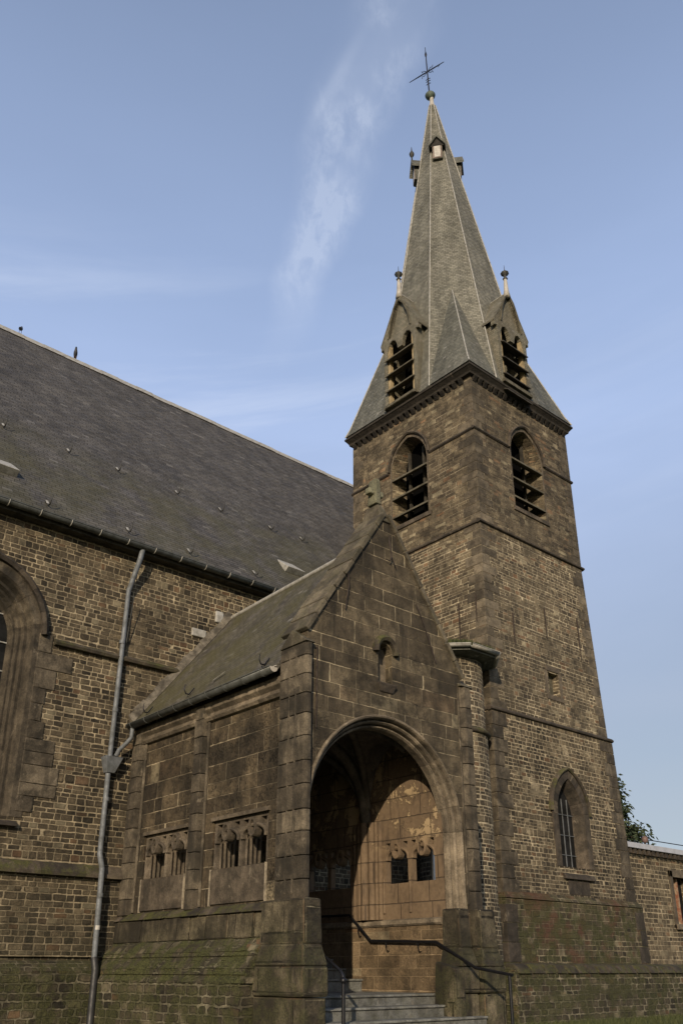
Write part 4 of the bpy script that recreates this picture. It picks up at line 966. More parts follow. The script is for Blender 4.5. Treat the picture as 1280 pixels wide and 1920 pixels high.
# coping
def coping(x0, z0, x1, z1, mir):
    mb = MB(); n = 9; d = Vector((x1 - x0, z1 - z0)); nn_ = Vector((-d.y, d.x)).normalized() * (1 if mir > 0 else -1)
    for i in range(n):
        a = Vector((x0, z0)) + d * ((i + .003) / n); b = Vector((x0, z0)) + d * ((i + .972) / n); j = random.uniform(-.014, .014)
        bot = []; top = []
        for p in (a, b):
            for y in (PY - .05 + j, PY + .60): bot.append((p.x, y, p.y)); top.append((p.x + nn_.x * (.085 + j), y, p.y + nn_.y * (.085 + j)))
        B_ = [bot[0], bot[2], bot[3], bot[1]]; T_ = [top[0], top[2], top[3], top[1]]
        mb.hull8(B_, T_)
    return mb.build('coping', 'coping', porch, bevel=.014)
coping(8.08, 4.93, 9.84, 7.60, 1); coping(11.68, 4.88, 9.86, 7.60, -1)
MB().hull8([(9.72, 9.96, 7.46), (9.98, 9.96, 7.46), (9.98, 10.58, 7.46), (9.72, 10.58, 7.46)], [(9.78, 10.12, 7.88), (9.92, 10.12, 7.88), (9.92, 10.44, 7.88), (9.78, 10.44, 7.88)]).build('apex_stone', 'coping', porch, bevel=.03)
scx = MB().hull8([(9.78, 10.16, 7.92), (9.92, 10.16, 7.92), (9.92, 10.40, 7.92), (9.78, 10.40, 7.92)], [(9.80, 10.18, 8.46), (9.92, 10.18, 8.46), (9.92, 10.38, 8.46), (9.80, 10.38, 8.46)])
scx.hull8([(9.68, 10.21, 8.12), (10.03, 10.21, 8.12), (10.03, 10.35, 8.12), (9.68, 10.35, 8.12)], [(9.67, 10.21, 8.24), (10.04, 10.21, 8.24), (10.04, 10.35, 8.24), (9.67, 10.35, 8.24)])
scx.build('stone_cross', 'cross', porch, bevel=.025)
# iron ornament beneath the apex, anchor bars, crack
MB().tube([(9.90, 9.97, 7.2), (9.90, 9.95, 7.0), (9.93, 9.94, 6.78), (9.88, 9.94, 6.68), (9.80, 9.95, 6.70)], [.008, .012, .014, .012, .008], 6).build('gable_hook', 'rust', porch)
MB().tube([(9.93, 9.95, 6.80), (9.99, 9.95, 6.68), (10.06, 9.96, 6.60)], .010, 6).build('gable_hook', 'rust', porch)
for pts in ([(8.92, 9.97, 6.25), (8.93, 9.96, 5.95), (8.86, 9.97, 5.5)], [(10.55, 9.97, 6.05), (10.72, 9.96, 5.7), (11.0, 9.97, 5.05)]):
    MB().tube(pts, .011, 6).build('wall_anchor_bar', 'rust', porch)
# corner piers (with shafts) and their caps
def pier(x0, x1, y0, y1, zb, zt, cap):
    mb = MB(); z = zb; hs = []
    while z < zt - .2:
        h = min(random.uniform(.30, .40), zt - z)
        if zb + 1.0 < .1: pass
        j = random.uniform(-.006, .006); c = .07
        c = min(.07, (x1 - x0) * .3)
        ring = lambda zz: [(x0 + j, y0 + c, zz), (x0 + c, y0 + j, zz), (x1 - c, y0 + j, zz), (x1 + j, y0 + c, zz), (x1 + j, y1, zz), (x0 + j, y1, zz)]
        mb.hull8(ring(z + .004), ring(z + h - .004)); z += h
    o = mb.build('corner_pier', 'quoin', porch, bevel=.014)
    zt = z
    m2 = MB(); xm = (x0 + x1) / 2
    if cap: m2.hull8([(x0 - .02, y0 - .02, zt), (x1 + .02, y0 - .02, zt), (x1 + .02, y1, zt), (x0 - .02, y1, zt)], [(x0 - .02, (y0 + y1) / 2, zt + .26), (x1 + .02, (y0 + y1) / 2, zt + .26), (x1 + .02, (y0 + y1) / 2 + .04, zt + .26), (x0 - .02, (y0 + y1) / 2 + .04, zt + .26)])
    m2.build('pier_cap', 'coping', o, bevel=.012)
    return o
pier(8.00, 8.15, 9.90, 10.56, .88, 4.72, True)
pier(11.60, 11.90, 9.92, 10.6, .88, 4.80, True)
MB().tube([(8.275, 9.985, 4.7), (8.275, 9.985, 3.4)], .012, 5).build('drain_wire', 'rust', porch)
for (x, y) in ((8.012, 10.16), (8.012, 10.32), (11.56, 9.995)):     # vertical rolls on the piers
    MB().tube([(x + .006, y + .004, 1.0), (x + .006, y + .004, 4.6)], .022, 8).build('pier_shaft', 'quoin', porch)

# pedestals at the foot of the piers
def pedestal(x0, x1, y0, y1, nm='pier_pedestal'):
    mb = MB(); p = .10
    mb.hull8([(x0 + .1, y0 + .1, .33), (x1 - .02, y0 + .1, .33), (x1 - .02, y1, .33), (x0 + .1, y1, .33)], [(x0 + .12, y0 + .14, .93), (x1 - .02, y0 + .14, .93), (x1 - .02, y1, .93), (x0 + .12, y1, .93)])
    mb.hull8([(x0, y0, .06), (x1, y0, .06), (x1, y1, .06), (x0, y1, .06)], [(x0 + .10, y0 + .12, .35), (x1 - .02, y0 + .12, .35), (x1 - .02, y1, .35), (x0 + .10, y1, .35)])
    mb.hull8([(x0, y0, -.32), (x1, y0, -.32), (x1, y1, -.32), (x0, y1, -.32)], [(x0 + .0, y0, .055), (x1, y0, .055), (x1, y1, .055), (x0, y1, .055)])
    mb.hull8([(x0 + .02, y0 + .02, -1.6), (x1 - .02, y0 + .02, -1.6), (x1 - .02, y1, -1.6), (x0 + .02, y1, -1.6)], [(x0 + .02, y0 + .02, -.33), (x1 - .02, y0 + .02, -.33), (x1 - .02, y1, -.33), (x0 + .02, y1, -.33)])
    return mb.build(nm, 'pedestal_ashlar', porch, bevel=.035, seg=3)
pedestal(7.80, 8.24, 9.62, 10.75)
pedestal(11.06, 11.46, 9.74, 10.25); pedestal(11.47, 12.0, 9.66, 10.75)
MB().hull8([(10.84, 9.72, -1.6), (11.10, 9.72, -1.6), (11.10, 10.25, -1.6), (10.84, 10.25, -1.6)], [(10.86, 9.74, .04), (11.10, 9.74, .04), (11.10, 10.25, .14), (10.98, 10.25, .14)]).build('jamb_foot', 'pedestal_ashlar', porch, bevel=.03)

# porch side walls with tracery openings
SWX, STH = 8.12, .5
def side_wall(mp, right=False, th_=.455):
    y0, y1 = (10.24 if right else PY + PTH - .01), PYB
    openings = [(10.34, 11.66), (12.46, 13.80)] if right else [(10.90, 12.40), (13.16, 14.62)]
    za, zb_ = (1.40, 2.16) if right else (1.50, 2.26)
    holes = [[(a, za), (b, za), (b, zb_), (a, zb_)] for a, b in openings]
    return MB().prism(mp, [(y0, -1.6), (y1, -1.6), (y1, 4.42), (y0, 4.42)], holes, 0, -th_), openings
mb, ops = side_wall(W(SWX))
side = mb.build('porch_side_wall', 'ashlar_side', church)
mb, ops_r = side_wall(E_(11.46), True, .175)
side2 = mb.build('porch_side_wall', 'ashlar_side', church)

def tracery(mp, a, b, parent, mat, w0=-.03, w1=-.40, z0=1.50, z1=2.26, rolls=True):
    """twin round-headed lights under a straight lintel with pierced spandrels and hanging cusps"""
    o = empty('tracery_window'); o.parent = church
    m_ = (a + b) / 2; mul = .055; lw = (b - a) / 2 - mul * 1.5; holes = []
    pan = MB(); rings = MB(); jm = MB()
    for s_ in (0, 1):
        l0 = a + mul + s_ * (lw + mul); l1 = l0 + lw; c = (l0 + l1) / 2; h = lw / 2
        holes.append(round_arch(c, h - .02, z0 + .003, z1 - .31, .14, 14))
        zt = z1 - .06
        holes.append([(l0 + .02, zt), (c - .16, zt), (c - .19, zt - .09), (l0 + .03, zt - .12)][::-1])
        holes.append([(c + .16, zt), (l1 - .02, zt), (l1 - .03, zt - .12), (c + .19, zt - .09)][::-1])
        # hanging cusp: a thick ring proud of the panel, open in the middle
        rp = [(c + .08 * math.cos(t), z1 - .20 + .125 * math.sin(t)) for t in [math.pi * 2 * i / 20 for i in range(20)]]
        rings.sweep(mp, rp + [rp[0]], [(-.028, -.02), (-.02, .04), (.02, .04), (.03, -.02), (.03, -.10), (-.03, -.10)])
        # ogee lip on the arch heads
        lip = round_arch(c, h - .03, z1 - .36, z1 - .31, .14, 14)
        rings.sweep(mp, lip, [(-.02, -.10), (-.02, .0), (.012, .02), (.035, .0), (.035, -.10)])
        # fluted far jamb
        for q in range(4 if rolls else 0):
            yy = l1 - .05 if mp(0, 0, 0)[0] < 9 else l1 - .05
            pt = [mp(yy + .012, z0, -.10 - .085 * q), mp(yy + .012, 1.93, -.10 - .085 * q)]
            MB().tube(pt, .022, 8).build('jamb_roll', mat, o)
    # clip holes so they stay inside
    holes2 = [holes[0], holes[1], holes[2], holes[3], holes[4], holes[5]]
    pan.prism(mp, [(a, z0), (b, z0), (b, z1), (a, z1)], holes2, w0, w1)
    pan.build('tracery_panel', mat, o); rings.build('tracery_cusps', mat, o, bevel=.008)
    return o
for (a, b) in ops:
    tracery(W(SWX), a + .005, b - .005, side, 'trim')
    # panel below, framed by thin light joints
    MB().prism(W(SWX), [(a + .03, .96), (b - .03, .96), (b - .03, 1.49), (a + .03, 1.49)], [], .03, -.05).build('parapet_slab', 'trim_dark', side, bevel=.012)
    for yy in (a, b - .018): MB().prism(W(SWX), [(yy, .94), (yy + .018, .94), (yy + .018, 1.5), (yy, 1.5)], [], .035, -.02).build('mortar_joint', 'mortar', side)
    MB().sweep(W(SWX), [(a - .04, 2.29), (b + .02, 2.29)], [(-.03, -.02), (-.03, .045), (.03, .05), (.05, -.02)]).build('lintel_moulding', 'trim', side)
for (a, b) in ops_r: tracery(W(11.25), a + .005, b - .005, side2, 'plaster', w0=.0, w1=-.11, z0=1.40, z1=2.16, rolls=False)
# pilasters on the side wall
def pilaster(y0, y1, z1):
    mb = MB(); z = .9
    while z < z1 - .1:
        h = min(random.uniform(.27, .36), z1 - z); j = random.uniform(-.004, .004)
        mb.hull8([(SWX - .13 + j, y0 + .03, z + .004), (SWX + .05, y0, z + .004), (SWX + .05, y1, z + .004), (SWX - .13 + j, y1 - .03, z + .004)], [(SWX - .13 + j, y0 + .03, z + h - .004), (SWX + .05, y0, z + h - .004), (SWX + .05, y1, z + h - .004), (SWX - .13 + j, y1 - .03, z + h - .004)]); z += h
    o = mb.build('pilaster', 'quoin', side, bevel=.012)
    for yy in (y0 - .03, y1 + .03): MB().tube([(SWX - .02, yy, .95), (SWX - .02, yy, 4.2)], .03, 8).build('pilaster_shaft', 'quoin', side)
pilaster(12.70, 13.0, 4.30); pilaster(14.86, 15.22, 4.2)
# cornice and base courses of the side wall
nn = 7; pth = [(10.52 + (15.2 - 10.52) * i / nn, 4.10) for i in range(nn + 1)]
MB().sweep(W(SWX), pth, [(.22, -.02), (.22, .10), (.10, .10), (.04, .03), (-.01, .05), (-.05, .10), (-.10, .06), (-.12, -.02)], segs=segs_of(nn + 1, nn), gap=.003).build('eaves_cornice', 'trim_warm', side, bevel=.006)
def base_course(name, zt, zb, x_top, x_bot, x_face, mat, yb=15.2, ya=10.6, n=8, bevel=.025):
    mb = MB(); y = ya
    while y < yb - .05:
        L = min(random.uniform(.35, .75), yb - y); j = random.uniform(-.015, .015)
        a, b = y + .005, y + L - .005
        mb.hull8([(x_bot + j, a, zb), (x_bot + j, b, zb), (SWX + .1, b, zb), (SWX + .1, a, zb)], [(x_top + j, a, zt), (x_top + j, b, zt), (SWX + .1, b, zt), (SWX + .1, a, zt)]); y += L
    return mb.build(name, mat, side, bevel=bevel, seg=3)
base_course('base_sill', .93, .80, 8.06, 7.93, 0, 'string_moss')
base_course('base_blocks', .80, .44, 7.98, 7.96, 0, 'pedestal_ashlar')
for (zt_, zb_, xt, xb, xi) in ((.44, .26, 7.97, 7.80, 0), (.26, .20, 7.80, 7.77, 0), (.205, .03, 7.80, 7.66, 0), (.03, -.05, 7.66, 7.64, 0), (-.045, -.16, 7.67, 7.60, 0)):
    nn_ = 22; vs_ = []
    cb2 = MB()
    for q in range(nn_):
        a, b = 10.7 + 4.5 * q / nn_, 10.7 + 4.5 * (q + 1) / nn_
        ja, jb = .014 * math.sin(a * 5.1 + zt_ * 9), .014 * math.sin(b * 5.1 + zt_ * 9)
        cb2.hull8([(xb + ja, a, zb_), (xb + jb, b, zb_), (8.22, b, zb_), (8.22, a, zb_)], [(xt + ja, a, zt_ + ja * .5), (xt + jb, b, zt_ + jb * .5), (8.22, b, zt_ + jb * .5), (8.22, a, zt_ + ja * .5)])
    cb2.build('weathering_course', 'mosscourse', side)
MB().box(7.60, 8.3, 10.75, 15.2, -1.7, -.14).build('side_plinth', 'plinth', side)
# thick mortar where the porch meets the nave
ms = MB()
for i in range(26):
    z = .9 + i * .12; ms.box(SWX - .05 + random.uniform(-.03, .03), SWX + .1, 15.13 + random.uniform(-.05, .0), 15.26, z, z + .13)
ms.build('mortar_seam', 'oldmortar', side, bevel=.02)

# porch roof
RX, RZ_, EXL, EXR, EZ = 9.87, 7.22, 7.93, 11.93, 4.47
RXb = 10.12
pr = MB(); t_ = .10
def slab(e0, e1, r0, r1): pr.hull8([Vector(q) - Vector((0, 0, t_)) for q in (e0, e1, r1, r0)], [e0, e1, r1, r0])
slab((EXL, 10.56, EZ), (EXL + .02, PYB, EZ), (RX, 10.56, RZ_), (RXb, PYB, RZ_))
slab((EXR, 10.56, EZ), (EXR, PYB, EZ), (RX, 10.56, RZ_), (RXb, PYB, RZ_))
proof = pr.build('porch_roof', 'slate_porch', church)
MB().tube([(RX, 10.6, RZ_ + .01), (RXb, PYB, RZ_ + .01)], .05, 8).build('ridge_roll', 'lead', proof)
fl = MB(); n = 22                                  # mortar fillet against the nave wall
for i in range(n):
    a = i / n; b = (i + 1) / n; A = Vector((EXL, 15.22, EZ + .02)).lerp(Vector((RXb, 15.22, RZ_ + .05)), a); B = Vector((EXL, 15.22, EZ + .02)).lerp(Vector((RXb, 15.22, RZ_ + .05)), b)
    w_ = .10 + .02 * math.sin(i * 1.3)
    fl.hull8([A + Vector((0, -.10, -.03)), B + Vector((0, -.10, -.03)), B + Vector((0, .04, -.03)), A + Vector((0, .04, -.03))], [A + Vector((-w_ * .6, -.015, w_)), B + Vector((-w_ * .6, -.015, w_)), B + Vector((-w_ * .6, .04, w_ + .02)), A + Vector((-w_ * .6, .04, w_ + .02))])
fl.build('mortar_fillet', 'oldmortar', proof)
MB().box(9.15, 9.5, 15.20, 15.3, 6.60, 6.78).build('repair_block', 'lead', proof, bevel=.02)
MB().box(9.72, 9.92, 15.20, 15.3, 7.05, 7.32).build('repair_block', 'lead', proof, bevel=.02)
for (y, f) in ((11.0, .04), (13.3, .05), (14.7, .03)):
    x = EXL + (RX - EXL) * f; z = EZ + (RZ_ - EZ) * f
    hk = MB().tube([(x + .10, y, z + .16), (x, y, z + .02), (x - .07, y, z + .02), (x - .10, y + .01, z + .10), (x - .08, y + .02, z + .2)], [.01, .013, .013, .01, .006], 6); hk.build('roof_hook', 'iron', proof)
MB().add([(8.12, 12.7, 4.76), (8.19, 12.45, 4.87), (8.22, 12.46, 4.90), (8.15, 12.72, 4.79)], [(0, 1, 2, 3)]).build('loose_slate', 'leadtop', proof, fix=False)
pg = MB(); gx = 7.86
gutter_mesh(pg, (gx, 10.55, 4.42), (gx, 15.12, 4.38), .085, (-1, 0, 0))
pg2 = MB(); gutter_mesh(pg2, (12.0, 10.55, 4.42), (12.0, 15.12, 4.38), .085, (1, 0, 0)); pg2.build('porch_gutter', 'zinc_dark', church)
pg.add([(gx + .085 * math.cos(a), 10.55, 4.42 + .085 * math.sin(a)) for a in [math.pi + math.pi * i / 12 for i in range(13)]], [tuple(range(13))])
pgo = pg.build('porch_gutter', 'zinc_dark', church)
MB().add([(gx + .08 * math.cos(a), 10.545, 4.42 + .08 * math.sin(a)) for a in [math.pi + math.pi * i / 12 for i in range(13)]], [tuple(range(13))]).build('gutter_end', 'leadtop', pgo, fix=False)
c0 = None
for i in range(9):
    if c0 is None:
        b = MB(); b.tube([(-math.cos(a) * .092, 0, -math.sin(a) * .092) for a in [math.pi * i_ / 10 for i_ in range(11)]], .008, 6); c0 = b.build('gutter_bracket', 'zinc_dark', pgo); c = c0
    else: c = c0.copy(); COL.objects.link(c)
    c.location = (gx, 10.8 + i * .52, 4.415 - i * .004)
MB().tube([(gx, 10.55, 4.425), (gx - .0, 15.12, 4.385)], .001, 4).build('gutter_seam', 'lead', pgo)
ef = MB(); y = 10.56
while y < 15.1: ef.tube([(gx + .055, y, 4.455), (gx + .055, y + .42, 4.452)], .012, 5); y += .45
ef.build('eaves_strip', 'leadtop', pgo)
MB().tube([(gx, 15.0, 4.32), (gx - .0, 15.02, 4.12), (gx - .08, 15.05, 4.0), (gx - .2, 15.08, 3.86), (7.62, 15.1, 3.74)], .042, 12).build('swan_neck_pipe', 'zinc', pgo)

# porch interior
IXL, IXR = 8.62, 11.25
inn = MB(); inn.prism(W(IXR), [(10.24, .80), (PYB, .80), (PYB, 4.3), (10.24, 4.3)], [[(a, 1.40), (b, 1.40), (b, 2.16), (a, 2.16)] for a, b in ops_r], 0, -.03)
inn.build('inner_plaster_wall', 'plaster', side2)
MB().box(11.20, 11.30, 10.26, PYB, -1.5, .70).build('inner_wall_base', 'inner', side2)
MB().sweep(W(11.22), [(10.26, .76), (PYB, .76)], [(.06, -.04), (.03, .05), (-.03, .07), (-.06, .04), (-.07, -.04)]).build('bench_moulding', 'trim_warm', side2)
ip = MB()
for (y, r_) in ((11.72, .05), (11.80, .04), (11.90, .065), (12.05, .08), (12.20, .065), (12.30, .04), (12.38, .05)):
    dy = y - 12.05; ip.tube([(IXR - .09 + abs(dy) * .25, y, .82), (IXR - .09 + abs(dy) * .25, y, 2.50)], r_, 8)
ip.build('inner_pier_shafts', 'plaster', side2)
for y in (11.0, 11.64, 12.47): MB().tube([(IXR - .01, y, .92), (IXR - .01, y, 1.5)], .025, 8).build('panel_shaft', 'plaster', side2)
IXL2 = 8.60; hw = (IXR - IXL) / 2; cxv = (IXL + IXR) / 2
def vz(x, y):
    fx_ = 2.45 + 1.55 * math.sqrt(max(0, 1 - ((x - cxv) / hw) ** 2))
    b0, b1 = (10.3, 12.05) if y < 12.05 else (12.05, 13.95) if y < 13.95 else (13.95, 15.3)
    gy_ = 2.45 + 1.45 * math.sqrt(max(0, 1 - ((y - (b0 + b1) / 2) / ((b1 - b0) / 2)) ** 2))
    return max(fx_, gy_)
va = MB(); nx, ny = 24, 40; vs = []
for j in range(ny + 1):
    for i in range(nx + 1):
        x = IXL + 2 * hw * i / nx; y = 10.5 + (15.2 - 10.5) * j / ny; vs.append((x, y, vz(x, min(y, 15.0))))
va.add(vs, [(j * (nx + 1) + i, j * (nx + 1) + i + 1, (j + 1) * (nx + 1) + i + 1, (j + 1) * (nx + 1) + i) for j in range(ny) for i in range(nx)], True)
vault = va.build('porch_vault', 'rib', church)
for (b0, b1) in ((10.3, 12.05), (12.05, 13.95)):
    for s_ in (0, 1):
        pts = []
        for i in range(25):
            t = .16 + .84 * i / 24 if b0 < 11 else i / 24; x = IXL + .03 + (2 * hw - .06) * (t if s_ else 1 - t); y = b0 + .03 + (b1 - b0 - .06) * t; pts.append((x, max(y, 10.52), vz(x, y) - .05))
        MB().tube(pts, .07, 8).build('vault_rib', 'rib', vault)
pts = [(IXL + .02 + (2 * hw - .04) * i / 24, 12.05, 2.45 + 1.53 * math.sqrt(max(0, 1 - (2 * i / 24 - 1) ** 2)) - .07) for i in range(25)]
MB().tube(pts, .10, 8).build('transverse_rib', 'rib', vault)
bd = MB().box(8.6, 11.3, 15.15, 15.24, -.5, 4.2); bd.build('inner_back_wall', 'inner', church)
dr = MB().prism(S(15.15), round_arch(9.75, .75, .15, 2.0, .75, 16), [], .05, -.0); dr.build('nave_door', 'door', church)

# steps
steps = empty('entrance_steps'); steps.parent = church
def step(x0, x1, y0, y1, zt, zb):
    b = MB(); b.box(x0, x1, y0, y1, zb, zt - .035); b.box(x0, x1 + .0, y0 - .03, y1, zt - .034, zt)
    b.build('step', 'step', steps, bevel=.012)
step(8.2, 12.0, 8.95, 9.45, -.96, -1.6); step(8.2, 12.0, 9.3, 9.8, -.80, -1.6)
step(8.24, 11.45, 9.65, 10.1, -.64, -1.4); step(8.24, 11.20, 10.0, 10.45, -.48, -1.3); step(8.3, 11.22, 10.35, 12.3, -.33, -1.2)
step(8.5, 11.22, 12.2, 12.75, -.13, -.9); step(8.5, 11.22, 12.62, 13.2, .04, -.8); step(8.5, 11.22, 12.98, 15.2, .20, -.7)

# silver pipe behind the porch window
MB().tube([(12.15, 11.30, -1.2), (12.15, 11.30, 4.2), (12.06, 11.30, 4.36)], .036, 12).build('steel_downpipe', 'silver', church)

# ------------------------------------------------------------------ handrails
hr = empty('handrail', 'long black handrail bracketed along the right inner wall of the porch, ending in a post', 'handrail', (11.1, 8.85, -1.1))
def rel(o, root):
    o.parent = root; o.location = -Vector(root.location)
def rpart(mb, name, mat='rail'):
    return mb.build(name, mat)
o = rpart(MB().tube([(11.12, 13.2, .93), (11.12, 12.42, .92), (11.12, 11.88, .48), (11.12, 10.34, .43), (11.10, 9.52, .04), (11.10, 8.82, -.06)], .024, 10), 'rail_bar'); rel(o, hr)
o = rpart(MB().tube([(11.1, 8.88, -.06), (11.1, 8.88, -1.15)], .024, 10), 'post'); rel(o, hr)
for (y, z) in ((12.2, .72), (11.5, .47), (10.75, .45)):
    o = rpart(MB().tube([(11.12, y, z), (11.12, y, z - .10), (11.15, y, z - .16), (11.22, y, z - .16)], .009, 6), 'bracket'); rel(o, hr)
h2 = empty('handrail', 'short black iron handrail with ball knob post at the left side of the steps', 'handrail', (8.33, 9.43, -1.1))
o = rpart(MB().tube([(8.36, 11.2, .62), (8.36, 10.6, .55), (8.35, 9.98, .26), (8.34, 9.50, .0), (8.33, 9.44, -.06), (8.33, 9.43, -.12)], .022, 10), 'rail_bar'); rel(o, h2)
o = rpart(MB().tube([(8.33, 9.43, -.1), (8.33, 9.43, -1.0)], .026, 10), 'post'); rel(o, h2)
o = rpart(MB().lathe((8.33, 9.43, -.12), [(.02, -.045), (.04, -.02), (.045, 0), (.04, .02), (.02, .045)], 12), 'knob'); rel(o, h2)

# ------------------------------------------------------------------ annex
annex = empty('annex', 'low flat-roofed stone annex with grey metal fascia at the right edge, beside the tower', 'building', (22.4, 15, -1))
def rb(mb, name, mat, root, bevel=0.):
    o = mb.build(name, mat, None, bevel); o.parent = root; o.location = -Vector(root.location); return o
aw = MB().prism(S(14.9), [(22.0, -1.6), (34, -1.6), (34, 3.40), (22.0, 3.40)], [[(27.05, 1.35), (28.1, 1.35), (28.1, 2.75), (27.05, 2.75)][::-1]], 0, -.5)
rb(aw, 'wall', 'annex', annex)
rb(MB().box(22.0, 34.2, 14.72, 22.0, 3.46, 3.62), 'flat_roof', 'greysteel', annex, .008)
ec = MB(); x = 22.5
while x < 33.8: ec.box(x, x + .14, 14.76, 14.95, 3.30, 3.455); x += .26
rb(ec, 'eaves_brickwork', 'trim_dark', annex, .01)
rb(MB().box(33.5, 34, 14.95, 22, -1.6, 3.4), 'side_wall', 'annex', annex)
awin = rb(MB().box(26.9, 27.05, 14.84, 15.1, 1.2, 2.95).box(26.9, 28.3, 14.84, 15.1, 2.75, 2.98).box(26.9, 28.3, 14.80, 15.2, 1.18, 1.34), 'window_surround', 'trim', annex, .01)
rb(MB().box(27.05, 27.12, 15.05, 15.15, 1.35, 2.75).box(27.3, 27.38, 15.05, 15.15, 1.35, 2.75).box(27.6, 27.66, 15.05, 15.15, 1.35, 2.75), 'window_frame', 'winframe', annex)
rb(MB().box(27.05, 28.1, 15.18, 15.2, 1.35, 2.75), 'window_glass', 'glass', annex)
rb(MB().lathe((26.75, 15.9, 3.62), [(.36, 0), (.34, .07), (.27, .16), (.15, .22), (.02, .24)], 18), 'skylight_dome', 'domeplastic', annex)

lamp = empty('wall_lamp', 'small round brown lamp on the annex roof with a cable tied to it', 'lamp', (27.5, 15.9, 3.62))
rb(MB().tube([(27.5, 15.9, 3.62), (27.5, 15.9, 3.98)], .03, 8), 'post', 'darkmetal', lamp)
rb(MB().lathe((27.5, 15.9, 4.06), [(.03, -.12), (.09, -.08), (.11, 0), (.09, .08), (.02, .11)], 14), 'housing', 'terracotta', lamp)
cb_ = MB().tube([(27.6, 15.9, 4.06), (29, 15.55, 3.98), (31, 15.6, 4.0), (34, 15.7, 4.1)], .016, 6).build('cable', 'iron')
cb_['label'] = 'thin dark cable stretched to the right from the round lamp on the annex roof'; cb_['category'] = 'cable'

# ------------------------------------------------------------------ conifer behind the annex
tree = empty('yew_tree', 'dark green conifer with drooping sprays rising behind the annex, partly hidden by the tower', 'tree', (41.2, 26.0, -1))
TC = Vector((41.2, 26.0, 0))
rb(MB().tube([TC + Vector((0, 0, -1)), TC + Vector((.1, 0, 5)), TC + Vector((0, .1, 9.7))], [.35, .22, .05], 10), 'trunk', 'bark', tree)
cr = MB(); rnd = random.Random(5)
br_ = MB()
for i in range(150):
    z = rnd.uniform(1.5, 9.9); f = (z - 1.5) / 8.4; R = (1 - f) ** .8 * 3.8 + .35; a = rnd.uniform(0, 6.283); R *= rnd.uniform(.55, 1.08)
    d = Vector((math.cos(a), math.sin(a), 0)); p0 = TC + Vector((0, 0, z)); 
    ptsb = [p0 + d * R * t + Vector((0, 0, .25 * R * t - .30 * R * t * t)) for t in (0, .3, .6, .85, 1.0)]
    br_.tube(ptsb, [.05, .04, .03, .015, .006], 5)
    for q in range(int(60 + R * 42)):
        t = rnd.uniform(.2, 1.02) ** .8; p = p0 + d * R * t + Vector((0, 0, .25 * R * t - .30 * R * t * t)) + Vector((rnd.gauss(0, .20), rnd.gauss(0, .20), rnd.gauss(-.05, .16)))
        s_ = rnd.uniform(.09, .19); e1 = (d * rnd.uniform(.3, 1) + Vector((rnd.gauss(0, .6), rnd.gauss(0, .6), rnd.uniform(-1.1, .1)))).normalized(); e2 = e1.cross(Vector((rnd.gauss(0, 1), rnd.gauss(0, 1), rnd.gauss(0, 1)))).normalized()
        cr.add([p, p + e1 * s_ * .7 + e2 * s_ * .35, p + e1 * s_ * 1.7, p + e1 * s_ * .7 - e2 * s_ * .35], [(0, 1, 2, 3)])
rb(br_, 'branches', 'bark', tree)
o = cr.build('crown', 'needles', None, fix=False); o.parent = tree; o.location = -Vector(tree.location)

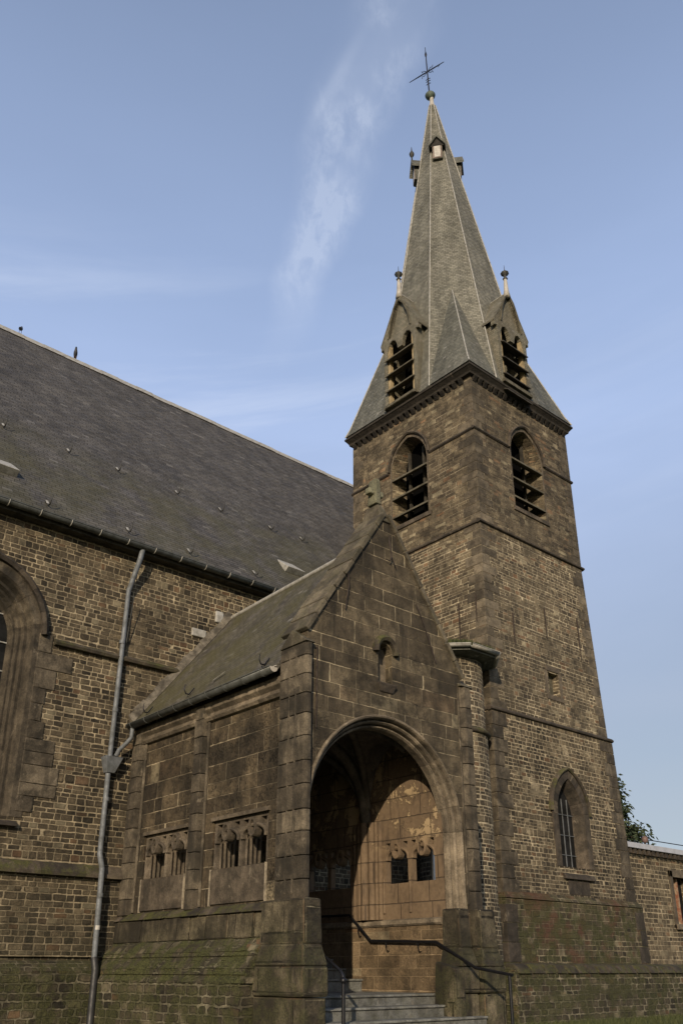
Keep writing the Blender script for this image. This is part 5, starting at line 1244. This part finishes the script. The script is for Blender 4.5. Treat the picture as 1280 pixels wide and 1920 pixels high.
# ------------------------------------------------------------------ pigeons on the ridge
def pigeon(loc, rot, label, up):
    root = empty('pigeon', label, 'bird', loc); root.rotation_euler.z = rot; root['group'] = 'pigeons on the nave ridge'
    bm = bmesh.new(); me = bpy.data.meshes.new('body')
    chain = [((-.20, 0, .10 - .06 * up), .012), ((-.11, 0, .13 - .03 * up), .035), ((-.02, 0, .17), .066), ((.05, 0, .22 + .01 * up), .062), ((.085, 0, .29 + .02 * up), .032), ((.10, 0, .335 + .02 * up), .034), ((.135, 0, .33 + .02 * up), .016), ((.16, 0, .318 + .02 * up), .005)]
    rings = []; n = 12
    for i, (p, r) in enumerate(chain):
        a = Vector(chain[max(0, i - 1)][0]); b = Vector(chain[min(len(chain) - 1, i + 1)][0]); d = (b - a).normalized(); y = Vector((0, 1, 0)); x = y.cross(d)
        rings.append([bm.verts.new(Vector(p) + y * r * math.cos(6.2832 * j / n) * (1.0 if i else 3) + x * r * math.sin(6.2832 * j / n)) for j in range(n)])
    for A, B in zip(rings, rings[1:]):
        for j in range(n): bm.faces.new((A[j], A[(j + 1) % n], B[(j + 1) % n], B[j])).smooth = True
    bm.faces.new(rings[0]); bm.faces.new(rings[-1]); bmesh.ops.recalc_face_normals(bm, faces=bm.faces); bm.to_mesh(me); bm.free(); me.materials.append(M['pigeon'])
    o = bpy.data.objects.new('body', me); COL.objects.link(o); o.parent = root; m = o.modifiers.new('s', 'SUBSURF'); m.levels = 1; m.render_levels = 1
    o2 = MB().tube([(.0, .03, .12), (.01, .03, .0), (.04, .03, -.005)], .007, 5).tube([(.0, -.03, .12), (.01, -.03, .0), (.04, -.03, -.005)], .007, 5).build('legs', 'terracotta'); o2.parent = root
zr_ = NRZ + .155
pigeon((6.66, 22.0, zr_), 1.1, 'plump dark pigeon crouching on the nave ridge near the left edge, tail towards us', .2)
pigeon((8.40, 22.0, zr_), 4.3, 'slim upright dark pigeon standing on the nave ridge, the one nearer the spire', 1.0)

# ------------------------------------------------------------------ ground
gm = MB(); N = 60; ext = 420.
xs = sorted(set([-ext, -150, -60] + [-20 + i * 2.0 for i in range(41)] + [90, 180, ext])); ys = sorted(set([-ext, -100, -30] + [-10 + i * 1.0 for i in range(30)] + [30, 50, 120, ext]))
def gz_(x, y):
    t = min(1, max(0, (y - 4) / 6)); return -1.6 + .52 * t * t * (3 - 2 * t)
vs = [(x, y, gz_(x, y)) for y in ys for x in xs]; nx = len(xs)
gm.add(vs, [(j * nx + i, j * nx + i + 1, (j + 1) * nx + i + 1, (j + 1) * nx + i) for j in range(len(ys) - 1) for i in range(nx - 1)], True)
g_ = gm.build('ground', 'ground'); g_['kind'] = 'structure'
pm = MB(); 
pv = []
for i in range(13):
    y = -6 + i * 1.25; pv += [(6.6, y, gz_(0, y) + .004), (13.2, y, gz_(0, y) + .004)]
pm.add(pv, [(2 * i, 2 * i + 1, 2 * i + 3, 2 * i + 2) for i in range(12)]); p_ = pm.build('path', 'path'); p_['kind'] = 'structure'
gr = MB(); rnd = random.Random(3)
for _ in range(9000):
    x = rnd.uniform(14.0, 28.5); y = rnd.uniform(11.0, 12.98); z = gz_(x, y); h = rnd.uniform(.04, .12); a = rnd.uniform(0, 6.28); w_ = .008
    gr.add([(x - w_ * math.cos(a), y - w_ * math.sin(a), z), (x + w_ * math.cos(a), y + w_ * math.sin(a), z), (x + rnd.uniform(-.04, .04), y + rnd.uniform(-.04, .04), z + h)], [(0, 1, 2)])
go = gr.build('grass', 'tuft', None, fix=False); go['kind'] = 'stuff'; go['label'] = 'short green grass along the foot of the tower'; go['category'] = 'grass'
